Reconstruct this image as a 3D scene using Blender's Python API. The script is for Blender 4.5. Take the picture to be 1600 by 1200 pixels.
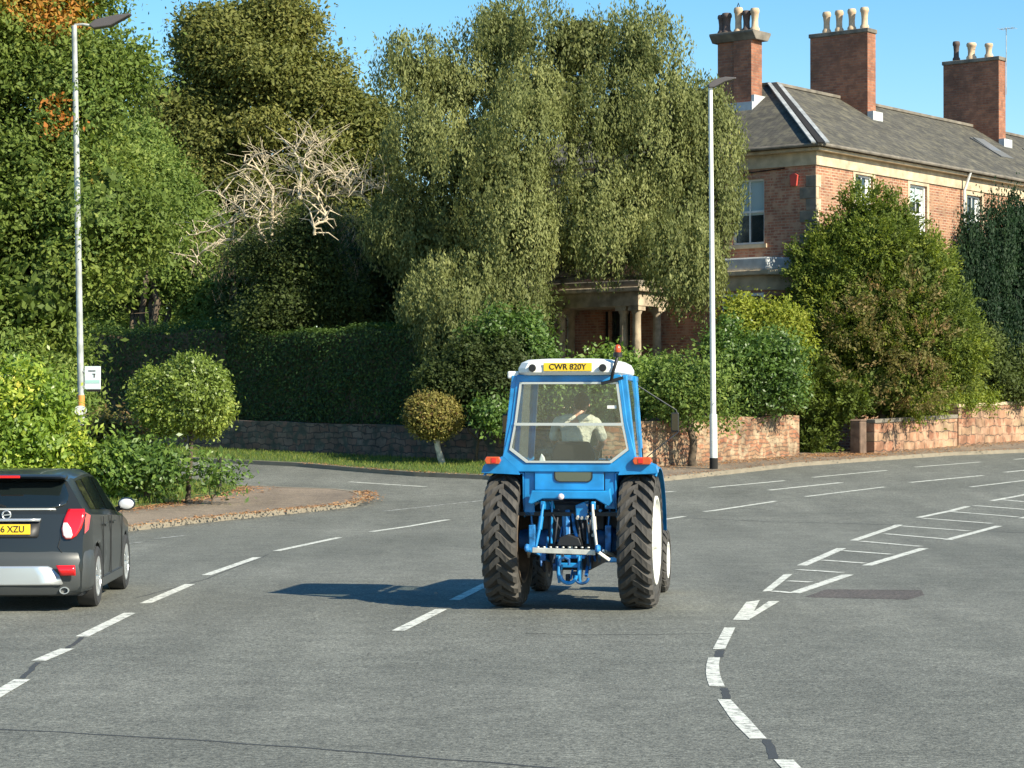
import bpy, bmesh, math, random
import numpy as np
from mathutils import Vector, Matrix
R = math.radians
for _o in list(bpy.data.objects): bpy.data.objects.remove(_o)
SC = bpy.context.scene
COL = SC.collection
random.seed(4)

# ------------------------------------------------------------------ camera
F, H = 3600.0, 2.11                  # focal length in 1600-wide pixels, eye height in metres
PITCH = math.atan(50 / F)
cd = bpy.data.cameras.new('camera'); cam = bpy.data.objects.new('camera', cd); COL.objects.link(cam)
cd.sensor_width = 36; cd.lens = F / 1600 * 36; cd.clip_start = 0.5; cd.clip_end = 6000
cam.location = (0, 0, H); cam.rotation_euler = (R(90) + PITCH, 0, 0)
SC.camera = cam
# ------------------------------------------------------------------ light
SUN_EL, SUN_AZ = 35.0, 129.0         # azimuth clockwise from +Y : from the right, a little behind the camera
w = bpy.data.worlds.new('World'); SC.world = w; w.use_nodes = True
nt = w.node_tree; nt.nodes.clear()
sky = nt.nodes.new('ShaderNodeTexSky'); sky.sky_type = 'NISHITA'; sky.sun_disc = False
sky.sun_elevation = R(SUN_EL); sky.sun_rotation = R(SUN_AZ)
sky.air_density = 1.0; sky.dust_density = 0.3; sky.ozone_density = 2.0; sky.altitude = 50
bg = nt.nodes.new('ShaderNodeBackground'); bg.inputs[1].default_value = 0.105
wo = nt.nodes.new('ShaderNodeOutputWorld')
hs_ = nt.nodes.new('ShaderNodeHueSaturation'); hs_.inputs['Saturation'].default_value = 1.38; hs_.inputs['Value'].default_value = .93; hs_.inputs['Hue'].default_value = .495
nt.links.new(sky.outputs[0], hs_.inputs['Color']); nt.links.new(hs_.outputs[0], bg.inputs[0]); nt.links.new(bg.outputs[0], wo.inputs[0])
ld = bpy.data.lights.new('sun', 'SUN'); ld.energy = 4.6; ld.angle = R(0.5); ld.color = (1, .92, .74)
sun = bpy.data.objects.new('sun', ld); COL.objects.link(sun)
sdir = Vector((math.cos(R(SUN_EL)) * math.sin(R(SUN_AZ)), math.cos(R(SUN_EL)) * math.cos(R(SUN_AZ)), math.sin(R(SUN_EL))))
sun.rotation_euler = sdir.to_track_quat('Z', 'Y').to_euler()
SC.view_settings.view_transform = 'Standard'; SC.view_settings.look = 'None'
SC.view_settings.exposure = 0.95; SC.view_settings.gamma = 1
SC.render.engine = 'CYCLES'
SC.cycles.max_bounces = 6; SC.cycles.transparent_max_bounces = 8; SC.cycles.diffuse_bounces = 3

# ------------------------------------------------------------------ terrain height and placing
BP = [(-50, 0), (44, 0), (50, .06), (55, .19), (60, .34), (66, .53), (76, .86), (90, 1.3), (105, 1.6), (130, 1.8), (1000, 1.9), (4000, 1.9)]
def zf(Y): return float(np.interp(Y, [b[0] for b in BP], [b[1] for b in BP]))
def ray(px, py):
    v = (600 - py) / F
    return ((px - 800) / F, math.cos(PITCH) - v * math.sin(PITCH), math.sin(PITCH) + v * math.cos(PITCH))
def G(px, py):                       # where a sight line meets the ground
    dx, dy, dz = ray(px, py); lo, hi = 3.0, 400.0
    for _ in range(60):
        m = (lo + hi) / 2
        if H + m * dz > zf(m * dy): lo = m
        else: hi = m
    return (dx * lo, dy * lo)
def W(px, py, Y):                    # a point at depth Y
    dx, dy, dz = ray(px, py); t = Y / dy
    return Vector((dx * t, Y, H + dz * t))

# ------------------------------------------------------------------ object helpers
def tag(o, label=None, cat=None, group=None, kind=None):
    if label: o['label'] = label
    if cat: o['category'] = cat
    if group: o['group'] = group
    if kind: o['kind'] = kind
    return o
def empty(name, loc=(0, 0, 0), rz=0):
    o = bpy.data.objects.new(name, None); COL.objects.link(o)
    o.location = loc; o.rotation_euler = (0, 0, rz); o.empty_display_size = .2
    return o
def link(name, me, mat=None, parent=None, smooth=None, bevel=0):
    me.name = name
    o = bpy.data.objects.new(name, me); COL.objects.link(o)
    if mat: me.materials.append(mat)
    if parent: o.parent = parent
    if smooth is not None:
        me.polygons.foreach_set('use_smooth', [True] * len(me.polygons))
        me.set_sharp_from_angle(angle=R(smooth))
    if bevel:
        b = o.modifiers.new('bevel', 'BEVEL'); b.width = bevel; b.segments = 2; b.limit_method = 'ANGLE'; b.angle_limit = R(40)
    return o

class MB:
    """collects shapes into one mesh; metric box UVs"""
    def __init__(s): s.v = []; s.f = []
    def add(s, vs, fs, M=None):
        n = len(s.v)
        s.v += [tuple(M @ Vector(q)) for q in vs] if M else [tuple(q) for q in vs]
        s.f += [tuple(i + n for i in f) for f in fs]; return s
    def box(s, x0, x1, y0, y1, z0, z1, M=None):
        return s.add([(x0, y0, z0), (x1, y0, z0), (x1, y1, z0), (x0, y1, z0), (x0, y0, z1), (x1, y0, z1), (x1, y1, z1), (x0, y1, z1)],
              [(0, 3, 2, 1), (4, 5, 6, 7), (0, 1, 5, 4), (1, 2, 6, 5), (2, 3, 7, 6), (3, 0, 4, 7)], M)
    def bar(s, a, b, wx, wy, up=(0, 0, 1)):      # rectangular bar from a to b
        a = Vector(a); b = Vector(b); d = (b - a).normalized(); u = Vector(up)
        if abs(d.dot(u)) > .95: u = Vector((0, 1, 0))
        r = d.cross(u).normalized(); u = r.cross(d)
        c = [(-1, -1), (1, -1), (1, 1), (-1, 1)]
        vs = [p + r * (i * wx / 2) + u * (j * wy / 2) for p in (a, b) for i, j in c]
        return s.add(vs, [(0, 1, 2, 3), (7, 6, 5, 4), (0, 4, 5, 1), (1, 5, 6, 2), (2, 6, 7, 3), (3, 7, 4, 0)])
    def tube(s, pts, rad, n=8, cap=True):
        pts = [Vector(p) for p in pts]
        if not hasattr(rad, '__len__'): rad = [rad] * len(pts)
        ref = None; vs = []
        for i, p in enumerate(pts):
            d = (pts[min(i + 1, len(pts) - 1)] - pts[max(i - 1, 0)]).normalized()
            if ref is None: ref = Vector((1, 0, 0)) if abs(d.x) < .9 else Vector((0, 1, 0))
            ref = (ref - d * ref.dot(d)).normalized(); b = d.cross(ref)
            vs += [p + (ref * math.cos(2 * math.pi * k / n) + b * math.sin(2 * math.pi * k / n)) * rad[i] for k in range(n)]
        fs = [(i * n + k, i * n + (k + 1) % n, (i + 1) * n + (k + 1) % n, (i + 1) * n + k) for i in range(len(pts) - 1) for k in range(n)]
        if cap: fs += [tuple(range(n - 1, -1, -1)), tuple((len(pts) - 1) * n + k for k in range(n))]
        return s.add(vs, fs)
    def lathe(s, prof, n=32, M=None, axis='z', closed=False):   # prof [(r, h)]
        vs = []
        for r, h in prof:
            for k in range(n):
                a = 2 * math.pi * k / n
                vs.append((r * math.cos(a), r * math.sin(a), h) if axis == 'z' else (h, r * math.cos(a), r * math.sin(a)))
        m = len(prof); fs = []
        for i in range(m if closed else m - 1):
            j = (i + 1) % m
            fs += [(i * n + k, i * n + (k + 1) % n, j * n + (k + 1) % n, j * n + k) for k in range(n)]
        return s.add(vs, fs, M)
    def prism(s, poly, a, b, M=None, axis='x'):  # polygon in the other two axes, extruded from a to b
        n = len(poly)
        mk = {'x': lambda p, t: (t, p[0], p[1]), 'y': lambda p, t: (p[0], t, p[1]), 'z': lambda p, t: (p[0], p[1], t)}[axis]
        vs = [mk(p, a) for p in poly] + [mk(p, b) for p in poly]
        return s.add(vs, [tuple(range(n - 1, -1, -1)), tuple(range(n, 2 * n))] + [(i, (i + 1) % n, n + (i + 1) % n, n + i) for i in range(n)], M)
    def ball(s, c, r, n=12, m=8):
        rx, ry, rz = r if hasattr(r, '__len__') else (r, r, r)
        vs = [(c[0], c[1], c[2] - rz)]
        for i in range(1, m):
            t = -math.pi / 2 + math.pi * i / m
            vs += [(c[0] + rx * math.cos(t) * math.cos(2 * math.pi * k / n), c[1] + ry * math.cos(t) * math.sin(2 * math.pi * k / n), c[2] + rz * math.sin(t)) for k in range(n)]
        vs.append((c[0], c[1], c[2] + rz))
        fs = [(0, 1 + (k + 1) % n, 1 + k) for k in range(n)]
        for i in range(m - 2): fs += [(1 + i * n + k, 1 + i * n + (k + 1) % n, 1 + (i + 1) * n + (k + 1) % n, 1 + (i + 1) * n + k) for k in range(n)]
        L = len(vs) - 1; b = 1 + (m - 2) * n
        fs += [(b + k, b + (k + 1) % n, L) for k in range(n)]
        return s.add(vs, fs)
    def build(s, name, mat, parent=None, smooth=None, bevel=0, fix=True):
        me = bpy.data.meshes.new(name); me.from_pydata(s.v, [], s.f)
        if fix:
            bm = bmesh.new(); bm.from_mesh(me); bmesh.ops.recalc_face_normals(bm, faces=bm.faces); bm.to_mesh(me); bm.free()
        uv = me.uv_layers.new(name='UVMap')
        for p in me.polygons:
            n = p.normal; ax = max(range(3), key=lambda i: abs(n[i]))
            for li in p.loop_indices:
                c = me.vertices[me.loops[li].vertex_index].co
                uv.data[li].uv = (c.y, c.z) if ax == 0 else (c.x, c.z) if ax == 1 else (c.x, c.y)
        return link(name, me, mat, parent, smooth, bevel)

# ------------------------------------------------------------------ materials
def srgb(r, g, b): return tuple(((c / 255) / 12.92 if c <= 10 else ((c / 255 + .055) / 1.055) ** 2.4) for c in (r, g, b))
def newmat(name):
    m = bpy.data.materials.new(name); m.use_nodes = True; t = m.node_tree
    return m, t, t.nodes['Principled BSDF']
def plain(name, col, rough=.5, metal=0, spec=.5, coat=0, noise=0, scale=8, bump=0, emit=None):
    m, t, b = newmat(name)
    b.inputs['Base Color'].default_value = (*col, 1); b.inputs['Roughness'].default_value = rough
    b.inputs['Metallic'].default_value = metal; b.inputs['Specular IOR Level'].default_value = spec
    b.inputs['Coat Weight'].default_value = coat; b.inputs['Coat Roughness'].default_value = .04
    if noise or bump:
        tc = t.nodes.new('ShaderNodeTexCoord'); n = t.nodes.new('ShaderNodeTexNoise'); n.inputs['Scale'].default_value = scale; n.inputs['Detail'].default_value = 6
        t.links.new(tc.outputs['Object'], n.inputs['Vector'])
        if noise:
            r = t.nodes.new('ShaderNodeValToRGB'); r.color_ramp.elements[0].position = .3; r.color_ramp.elements[1].position = .7
            r.color_ramp.elements[0].color = (*[c * (1 - noise) for c in col], 1); r.color_ramp.elements[1].color = (*[min(1, c * (1 + noise)) for c in col], 1)
            t.links.new(n.outputs[0], r.inputs[0]); t.links.new(r.outputs[0], b.inputs['Base Color'])
        if bump:
            bp = t.nodes.new('ShaderNodeBump'); bp.inputs['Strength'].default_value = bump; bp.inputs['Distance'].default_value = .05
            t.links.new(n.outputs[0], bp.inputs['Height']); t.links.new(bp.outputs[0], b.inputs['Normal'])
    return m
def ramp(t, stops, interp='LINEAR'):
    r = t.nodes.new('ShaderNodeValToRGB'); cr = r.color_ramp; cr.interpolation = interp
    while len(cr.elements) < len(stops): cr.elements.new(.5)
    for e, (p, c) in zip(cr.elements, stops): e.position = p; e.color = (*c, 1)
    return r
def leafmat(name, stops, rough=.6, trans=.35, spec=.22, gain=1.6, rk=1.2):
    stops = [(p, (c[0] * gain * rk, c[1] * gain, c[2] * gain * .85)) for p, c in stops]
    m, t, b = newmat(name)
    a = t.nodes.new('ShaderNodeAttribute'); a.attribute_name = 'tone'
    r = ramp(t, stops); t.links.new(a.outputs['Fac'], r.inputs[0]); t.links.new(r.outputs[0], b.inputs['Base Color'])
    b.inputs['Roughness'].default_value = rough; b.inputs['Specular IOR Level'].default_value = spec
    tr = t.nodes.new('ShaderNodeBsdfTranslucent'); mx = t.nodes.new('ShaderNodeMixShader'); mx.inputs[0].default_value = trans
    hs = t.nodes.new('ShaderNodeHueSaturation'); hs.inputs['Value'].default_value = 1.3; hs.inputs['Saturation'].default_value = 1.1
    t.links.new(r.outputs[0], hs.inputs['Color']); t.links.new(hs.outputs[0], tr.inputs[0])
    t.links.new(b.outputs[0], mx.inputs[1]); t.links.new(tr.outputs[0], mx.inputs[2])
    t.links.new(mx.outputs[0], t.nodes['Material Output'].inputs[0])
    return m
def glassmat(name, tint, base=.06, edge=.9, haze=0.0, hazecol=(.5, .55, .55)):
    m, t, b = newmat(name); t.nodes.remove(b)
    tr = t.nodes.new('ShaderNodeBsdfTransparent'); tr.inputs[0].default_value = (*tint, 1)
    gl = t.nodes.new('ShaderNodeBsdfGlossy'); gl.inputs['Roughness'].default_value = .03
    lw = t.nodes.new('ShaderNodeLayerWeight'); lw.inputs[0].default_value = .25
    mr = t.nodes.new('ShaderNodeMapRange'); mr.inputs[3].default_value = base; mr.inputs[4].default_value = edge
    mx = t.nodes.new('ShaderNodeMixShader')
    t.links.new(lw.outputs['Fresnel'], mr.inputs[0]); t.links.new(mr.outputs[0], mx.inputs[0])
    t.links.new(tr.outputs[0], mx.inputs[1]); t.links.new(gl.outputs[0], mx.inputs[2])
    out = mx
    if haze:
        d = t.nodes.new('ShaderNodeBsdfDiffuse'); d.inputs[0].default_value = (*hazecol, 1)
        m2 = t.nodes.new('ShaderNodeMixShader'); m2.inputs[0].default_value = haze
        t.links.new(mx.outputs[0], m2.inputs[1]); t.links.new(d.outputs[0], m2.inputs[2]); out = m2
    t.links.new(out.outputs[0], t.nodes['Material Output'].inputs[0])
    return m

def asphalt(name, c0, c1, speck=.5):
    m, t, b = newmat(name); N = t.nodes; L = t.links
    tc = N.new('ShaderNodeTexCoord')
    def noise(s, d=4, v=None):
        n = N.new('ShaderNodeTexNoise'); n.inputs['Scale'].default_value = s; n.inputs['Detail'].default_value = d
        L.new(v or tc.outputs['Object'], n.inputs['Vector']); return n
    big = noise(.22, 5); fine = noise(24, 4); mid = noise(2.6, 6); vf = noise(60, 3); gr = noise(7.5, 5)
    mp = N.new('ShaderNodeMapping'); mp.inputs['Scale'].default_value = (1.1, .10, 1); mp.inputs['Rotation'].default_value = (0, 0, .25)
    L.new(tc.outputs['Object'], mp.inputs[0]); streak = noise(1.0, 4, mp.outputs[0])
    r = ramp(t, [(.3, c0), (.7, c1)]); L.new(big.outputs[0], r.inputs[0])
    def mul(a, fac, lo, hi, p0=.3, p1=.7):
        mr = N.new('ShaderNodeMapRange'); mr.inputs[1].default_value = p0; mr.inputs[2].default_value = p1; mr.inputs[3].default_value = lo; mr.inputs[4].default_value = hi
        L.new(fac, mr.inputs[0]); mx = N.new('ShaderNodeVectorMath'); mx.operation = 'SCALE'
        L.new(a, mx.inputs[0]); L.new(mr.outputs[0], mx.inputs['Scale']); return mx.outputs[0]
    o = mul(r.outputs[0], mid.outputs[0], .86, 1.14); o = mul(o, gr.outputs[0], .86, 1.14); o = mul(o, streak.outputs[0], .86, 1.12)
    o = mul(o, fine.outputs[0], 1 - speck, 1 + speck, .25, .75); o = mul(o, vf.outputs[0], 1 - speck * .8, 1 + speck * .8)
    L.new(o, b.inputs['Base Color']); b.inputs['Roughness'].default_value = .8; b.inputs['Specular IOR Level'].default_value = .35
    bp = N.new('ShaderNodeBump'); bp.inputs['Strength'].default_value = .6; bp.inputs['Distance'].default_value = .012
    L.new(vf.outputs[0], bp.inputs['Height']); L.new(bp.outputs[0], b.inputs['Normal'])
    return m
def paintline(name, col, under, wear=.45):
    m, t, b = newmat(name); N = t.nodes; L = t.links; tc = N.new('ShaderNodeTexCoord')
    n = N.new('ShaderNodeTexNoise'); n.inputs['Scale'].default_value = 9; n.inputs['Detail'].default_value = 8; n.inputs['Roughness'].default_value = .75
    L.new(tc.outputs['Object'], n.inputs['Vector'])
    r = ramp(t, [(wear - .07, under), (wear, [(u + c) / 2 for u, c in zip(under, col)]), (wear + .06, col), (.75, [c * .86 for c in col])]); L.new(n.outputs[0], r.inputs[0])
    L.new(r.outputs[0], b.inputs['Base Color']); b.inputs['Roughness'].default_value = .65
    return m
def brick(name, c1, c2, mortar, sx, sy, msize=.012, rough=.9, var=.35, uvscale=1, bump=.4, third=None, warp=0):
    m, t, b = newmat(name); N = t.nodes; L = t.links
    uv = N.new('ShaderNodeTexCoord'); mp = N.new('ShaderNodeMapping'); L.new(uv.outputs['UV'], mp.inputs[0])
    bt = N.new('ShaderNodeTexBrick'); vec = mp.outputs[0]
    if warp:
        wn = N.new('ShaderNodeTexNoise'); wn.inputs['Scale'].default_value = 2.6; wn.inputs['Detail'].default_value = 3; L.new(mp.outputs[0], wn.inputs['Vector'])
        ws = N.new('ShaderNodeVectorMath'); ws.operation = 'MULTIPLY_ADD'; ws.inputs[1].default_value = (warp, warp, 0); L.new(wn.outputs['Color'], ws.inputs[0]); L.new(vec, ws.inputs[2]); vec = ws.outputs[0]
    L.new(vec, bt.inputs['Vector'])
    bt.inputs['Scale'].default_value = 1; bt.inputs['Brick Width'].default_value = sx; bt.inputs['Row Height'].default_value = sy
    bt.inputs['Mortar Size'].default_value = msize; bt.inputs['Mortar Smooth'].default_value = .3
    bt.inputs['Color1'].default_value = (*c1, 1); bt.inputs['Color2'].default_value = (*c2, 1); bt.inputs['Mortar'].default_value = (*mortar, 1)
    n = N.new('ShaderNodeTexNoise'); n.inputs['Scale'].default_value = 1.3; n.inputs['Detail'].default_value = 9; n.inputs['Roughness'].default_value = .7
    L.new(uv.outputs['Object'], n.inputs['Vector'])
    col = bt.outputs['Color']
    if third:
        n2 = N.new('ShaderNodeTexNoise'); n2.inputs['Scale'].default_value = 3.3; n2.inputs['Detail'].default_value = 5; L.new(uv.outputs['Object'], n2.inputs['Vector'])
        rr = ramp(t, [(.48, (0, 0, 0)), (.62, (1, 1, 1))]); L.new(n2.outputs[0], rr.inputs[0])
        mc = N.new('ShaderNodeMixRGB'); mc.inputs[2].default_value = (*third, 1); L.new(rr.outputs[0], mc.inputs[0]); L.new(col, mc.inputs[1]); col = mc.outputs[0]
    mr = N.new('ShaderNodeMapRange'); mr.inputs[1].default_value = .3; mr.inputs[2].default_value = .7; mr.inputs[3].default_value = 1 - var; mr.inputs[4].default_value = 1 + var
    L.new(n.outputs[0], mr.inputs[0]); mx = N.new('ShaderNodeVectorMath'); mx.operation = 'SCALE'
    L.new(col, mx.inputs[0]); L.new(mr.outputs[0], mx.inputs['Scale']); L.new(mx.outputs[0], b.inputs['Base Color'])
    b.inputs['Roughness'].default_value = rough
    bp = N.new('ShaderNodeBump'); bp.inputs['Strength'].default_value = bump; bp.inputs['Distance'].default_value = .02
    inv = N.new('ShaderNodeMath'); inv.operation = 'MULTIPLY_ADD'; inv.inputs[1].default_value = -1; L.new(bt.outputs['Fac'], inv.inputs[0]); L.new(n.outputs[0], inv.inputs[2])
    L.new(inv.outputs[0], bp.inputs['Height']); L.new(bp.outputs[0], b.inputs['Normal'])
    return m

AS0, AS1 = (.122, .124, .104), (.168, .169, .143)
M = {}
M['asphalt'] = asphalt('worn_asphalt', AS0, AS1, .6)
M['patch'] = asphalt('dark_asphalt', (.08, .069, .06), (.11, .096, .085), .6)
M['seam_shadow'] = plain('tar_and_cable_shadow', (.05, .05, .046), .7)  # dark colour for tar and for painted cable shadows
M['line'] = paintline('white_road_paint', (.66, .66, .58), (.20, .20, .17), .455)
M['line_faint'] = paintline('worn_road_paint', (.42, .42, .38), (.14, .14, .12), .52)
M['pave'] = asphalt('pavement_tarmac', (.17, .135, .10), (.25, .195, .14), .4)
M['kerb'] = plain('kerb_stone', (.24, .205, .15), .85, noise=.15, scale=2, bump=.05)
M['soil'] = plain('soil', (.05, .045, .025), .95, noise=.5, scale=2, bump=.4)
M['grass'] = plain('lawn', (.06, .10, .022), .9, noise=.35, scale=3, bump=.5)
M['litter'] = leafmat('fallen_leaves', [(0, (.12, .06, .03)), (.4, (.22, .125, .06)), (.75, (.28, .20, .11)), (1, (.12, .085, .05))], .8, .1)
M['blade'] = leafmat('grass_blades', [(0, (.035, .07, .014)), (.6, (.07, .125, .025)), (1, (.15, .17, .05))], .7, .3)
M['brick_lit'] = brick('red_brick', (.37, .165, .088), (.22, .085, .052), (.42, .32, .22), .30, .10, .016, third=(.36, .215, .13), var=.36)
M['brick_lightened'] = brick('lightened_red_brick', (.46, .19, .11), (.30, .115, .07), (.40, .28, .19), .30, .10, .014, third=(.46, .27, .17), var=.3)  # same brick, colour lightened to stand for grazing sunlight
M['chim'] = brick('chimney_brick', (.36, .145, .075), (.23, .085, .05), (.24, .16, .11), .30, .10, .012, third=(.22, .10, .06), var=.3)
M['stone'] = plain('buff_sandstone', (.50, .40, .27), .9, noise=.28, scale=2.5, bump=.3)
M['stone_w'] = plain('weathered_portico_stone', (.40, .325, .23), .9, noise=.45, scale=3, bump=.3)
M['stone_dk'] = plain('grey_sandstone', (.17, .15, .12), .9, noise=.35, scale=2.5, bump=.3)
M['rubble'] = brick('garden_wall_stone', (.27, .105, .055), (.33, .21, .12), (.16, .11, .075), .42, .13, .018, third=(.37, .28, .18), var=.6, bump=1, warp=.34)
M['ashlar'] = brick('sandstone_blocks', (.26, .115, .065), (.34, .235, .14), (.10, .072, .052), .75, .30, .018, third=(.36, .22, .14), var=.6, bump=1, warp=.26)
M['rubble_shade'] = brick('shade_toned_wall_stone', (.16, .085, .06), (.17, .125, .095), (.06, .045, .038), .42, .2, .02, third=(.07, .07, .052), var=.5, bump=.9, warp=.35)  # stone colour darkened so the wall reads as shaded
M['slate'] = brick('roof_slate', (.085, .078, .06), (.06, .056, .046), (.035, .033, .03), .3, .2, .012, third=(.11, .10, .07), var=.42, bump=.5)
M['lead'] = plain('pale_lead', (.48, .50, .50), .6, noise=.15, scale=4)
M['white'] = plain('white_gloss_paint', (.72, .73, .70), .4, noise=.06, scale=5)
M['pot'] = plain('buff_clay', (.58, .42, .27), .85, noise=.2, scale=6)
M['pot_dk'] = plain('dark_clay', (.10, .07, .06), .8, noise=.2, scale=6)
M['winglass'] = plain('dark_window_glass', (.02, .03, .035), .06, spec=1.0)
M['blind'] = plain('pale_blind', (.42, .52, .52), .6)
M['dark'] = plain('dark_void', (.012, .011, .010), .9)
M['door'] = plain('dark_painted_door', (.03, .035, .03), .4)
M['galv'] = plain('galvanised_steel', (.38, .40, .38), .55, metal=.1, noise=.3, scale=5)
M['lampwhite'] = plain('lamp_white_paint', (.74, .74, .68), .5, noise=.08, scale=4)
M['lamphead'] = plain('dark_lamp_housing', (.09, .08, .08), .5)
M['bark'] = plain('bark', (.10, .075, .05), .95, noise=.5, scale=5, bump=.7)
M['birchbark'] = plain('birch_bark', (.10, .09, .075), .9, noise=.6, scale=5, bump=.5)
M['palewood'] = plain('bleached_dead_wood', (.50, .42, .29), .9, noise=.45, scale=6, bump=.7)
M['palebark'] = plain('pale_bark', (.48, .43, .34), .85, noise=.45, scale=7, bump=.5)
M['redbox'] = plain('alarm_red', (.55, .08, .06), .4)

# leaves : colour ramps over per-leaf tone
LM = {
 'maple': leafmat('maple_leaves', [(0, (.035, .065, .016)), (.45, (.075, .125, .028)), (.8, (.14, .19, .045)), (.86, (.20, .2, .05)), (.92, (.22, .13, .03)), (1, (.27, .12, .035))]),
 'green': leafmat('broad_green_leaves', [(0, (.04, .075, .02)), (.5, (.08, .14, .035)), (1, (.16, .22, .06))]),
 'olive': leafmat('olive_green_leaves', [(0, (.06, .064, .018)), (.5, (.11, .11, .032)), (1, (.19, .165, .055))], rk=.92),
 'birch': leafmat('birch_leaves', [(0, (.06, .065, .025)), (.5, (.12, .125, .048)), (.9, (.20, .195, .085)), (1, (.30, .26, .10))], trans=.35, rk=.93, gain=1.62),
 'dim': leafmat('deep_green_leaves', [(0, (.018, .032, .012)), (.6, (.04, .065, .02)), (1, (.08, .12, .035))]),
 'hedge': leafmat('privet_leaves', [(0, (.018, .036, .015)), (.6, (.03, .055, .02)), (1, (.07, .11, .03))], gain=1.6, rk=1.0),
 'laurel': leafmat('laurel_leaves', [(0, (.05, .10, .02)), (.5, (.12, .21, .035)), (.85, (.26, .34, .06)), (1, (.42, .42, .10))], rough=.4, spec=.5),
 'laurel2': leafmat('glossy_green_leaves', [(0, (.03, .065, .018)), (.5, (.065, .13, .03)), (1, (.15, .24, .05))], rough=.4, spec=.5),
 'topiary': leafmat('topiary_leaves', [(0, (.05, .085, .02)), (.5, (.12, .19, .04)), (1, (.27, .34, .09))], rough=.4, spec=.5),
 'lolly': leafmat('yellow_bronze_leaves', [(0, (.09, .055, .035)), (.35, (.09, .095, .03)), (.8, (.15, .16, .05)), (1, (.26, .23, .10))]),
 'yellow': leafmat('yellowing_leaves', [(0, (.06, .11, .02)), (.5, (.14, .19, .03)), (1, (.17, .20, .042))]),
 'cypress': leafmat('cypress_sprays', [(0, (.035, .06, .016)), (.5, (.075, .12, .024)), (1, (.16, .21, .04))]),
 'brown': leafmat('browned_sprays', [(0, (.06, .07, .025)), (.5, (.10, .11, .04)), (.8, (.15, .11, .06)), (1, (.20, .15, .085))]),
 'yew': leafmat('yew_needles', [(0, (.012, .028, .014)), (.6, (.022, .05, .024)), (1, (.05, .09, .035))], gain=1.0, rk=1.0),
 'twig': leafmat('dry_twigs', [(0, (.10, .08, .05)), (1, (.26, .21, .14))], trans=.1),
}

# ------------------------------------------------------------------ ground sheets that follow the terrain
def sheet(name, poly, dz, mat, parent=None, skirt=0.0, smooth=False):
    """flat polygon(s) in plan, cut at the terrain's breaks and lifted onto it"""
    bm = bmesh.new()
    polys = poly if hasattr(poly[0][0], '__len__') else [poly]
    for pl in polys:
        vs = [bm.verts.new((p[0], p[1], 0)) for p in pl]
        f = bm.faces.new(vs)
    ys = [p[1] for pl in polys for p in pl]
    for b, _ in BP[1:-1]:
        if min(ys) < b < max(ys):
            bmesh.ops.bisect_plane(bm, geom=bm.verts[:] + bm.edges[:] + bm.faces[:], plane_co=(0, b, 0), plane_no=(0, 1, 0))
    bmesh.ops.recalc_face_normals(bm, faces=bm.faces)
    for f in bm.faces:
        if f.normal.z < 0: f.normal_flip()
    if skirt:
        r = bmesh.ops.extrude_edge_only(bm, edges=[e for e in bm.edges if e.is_boundary])
        for v in [g for g in r['geom'] if isinstance(g, bmesh.types.BMVert)]: v.co.z = -skirt
    bm.normal_update()
    for v in bm.verts: v.co.z += zf(v.co.y) + dz
    me = bpy.data.meshes.new(name); bm.to_mesh(me); bm.free()
    uv = me.uv_layers.new(name='UVMap')
    for l in me.loops: uv.data[l.index].uv = me.vertices[l.vertex_index].co.xy
    return link(name, me, mat, parent)
def offs(pts, d):                    # offset a polyline sideways (left positive)
    out = []
    for i, p in enumerate(pts):
        a = Vector(pts[max(i - 1, 0)]); b = Vector(pts[min(i + 1, len(pts) - 1)]); t = (b - a).normalized()
        out.append((p[0] - t.y * d, p[1] + t.x * d))
    return out
def strip(pts, wd):
    a = offs(pts, wd / 2); b = offs(pts, -wd / 2)
    return [[a[i], a[i + 1], b[i + 1], b[i]] for i in range(len(pts) - 1)]

ground = sheet('ground', [(-1500, -50), (1500, -50), (1500, 3000), (-1500, 3000)], -.03, M['soil']); tag(ground, kind='structure')
road = sheet('road', [(-45, -20), (60, -20), (60, 110), (-45, 110)], 0, M['asphalt']); tag(road, kind='structure')

def c7(x, y): return (1000 + x / 2.667, 600 + y / 2.667)
def lines(name, segs, wd, mat='line', dz=.004):
    pl = []
    for (a, b, c, d) in segs:
        A = Vector(G(a, b)); B = Vector(G(c, d)); pl += strip([tuple(A), tuple(B)], wd)
    return sheet(name, pl, dz, M[mat], road)
lines('lane_line', [(-40, 1106, 35, 1062), (60, 1033, 105, 1014), (128, 995, 203, 958), (227, 943, 297, 913), (322, 899, 402, 871), (432, 861, 530, 840), (580, 831, 700, 812)], .13)
lines('lane_line', [(622, 986, 690, 952), (710, 938, 776, 905), (1037, 812, 1069, 807), (1101, 799.5, 1214, 783), (1259, 776, 1382, 761), (1516, 761, 1640, 746)], .13)
lines('lane_line', [(1000, 771, 1054, 768), (1202, 766, 1315, 754), (1422, 754, 1536, 743), (1570, 738, 1640, 731)], .16)
lines('lane_line', [(1109, 762, 1227, 751), (1270, 746, 1386, 735), (1429, 730, 1532, 722), (1585, 718, 1640, 713)], .14)
lines('junction_line', [(546, 753, 665, 760.6)], .16)
lines('edge_line', [(245, 842, 288, 837), (198, 850, 222, 847)], .13, 'line_faint')
lines('edge_line', [(597, 799, 690, 789), (690, 789, 760, 781.6)], .12, 'line_faint')
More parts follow.
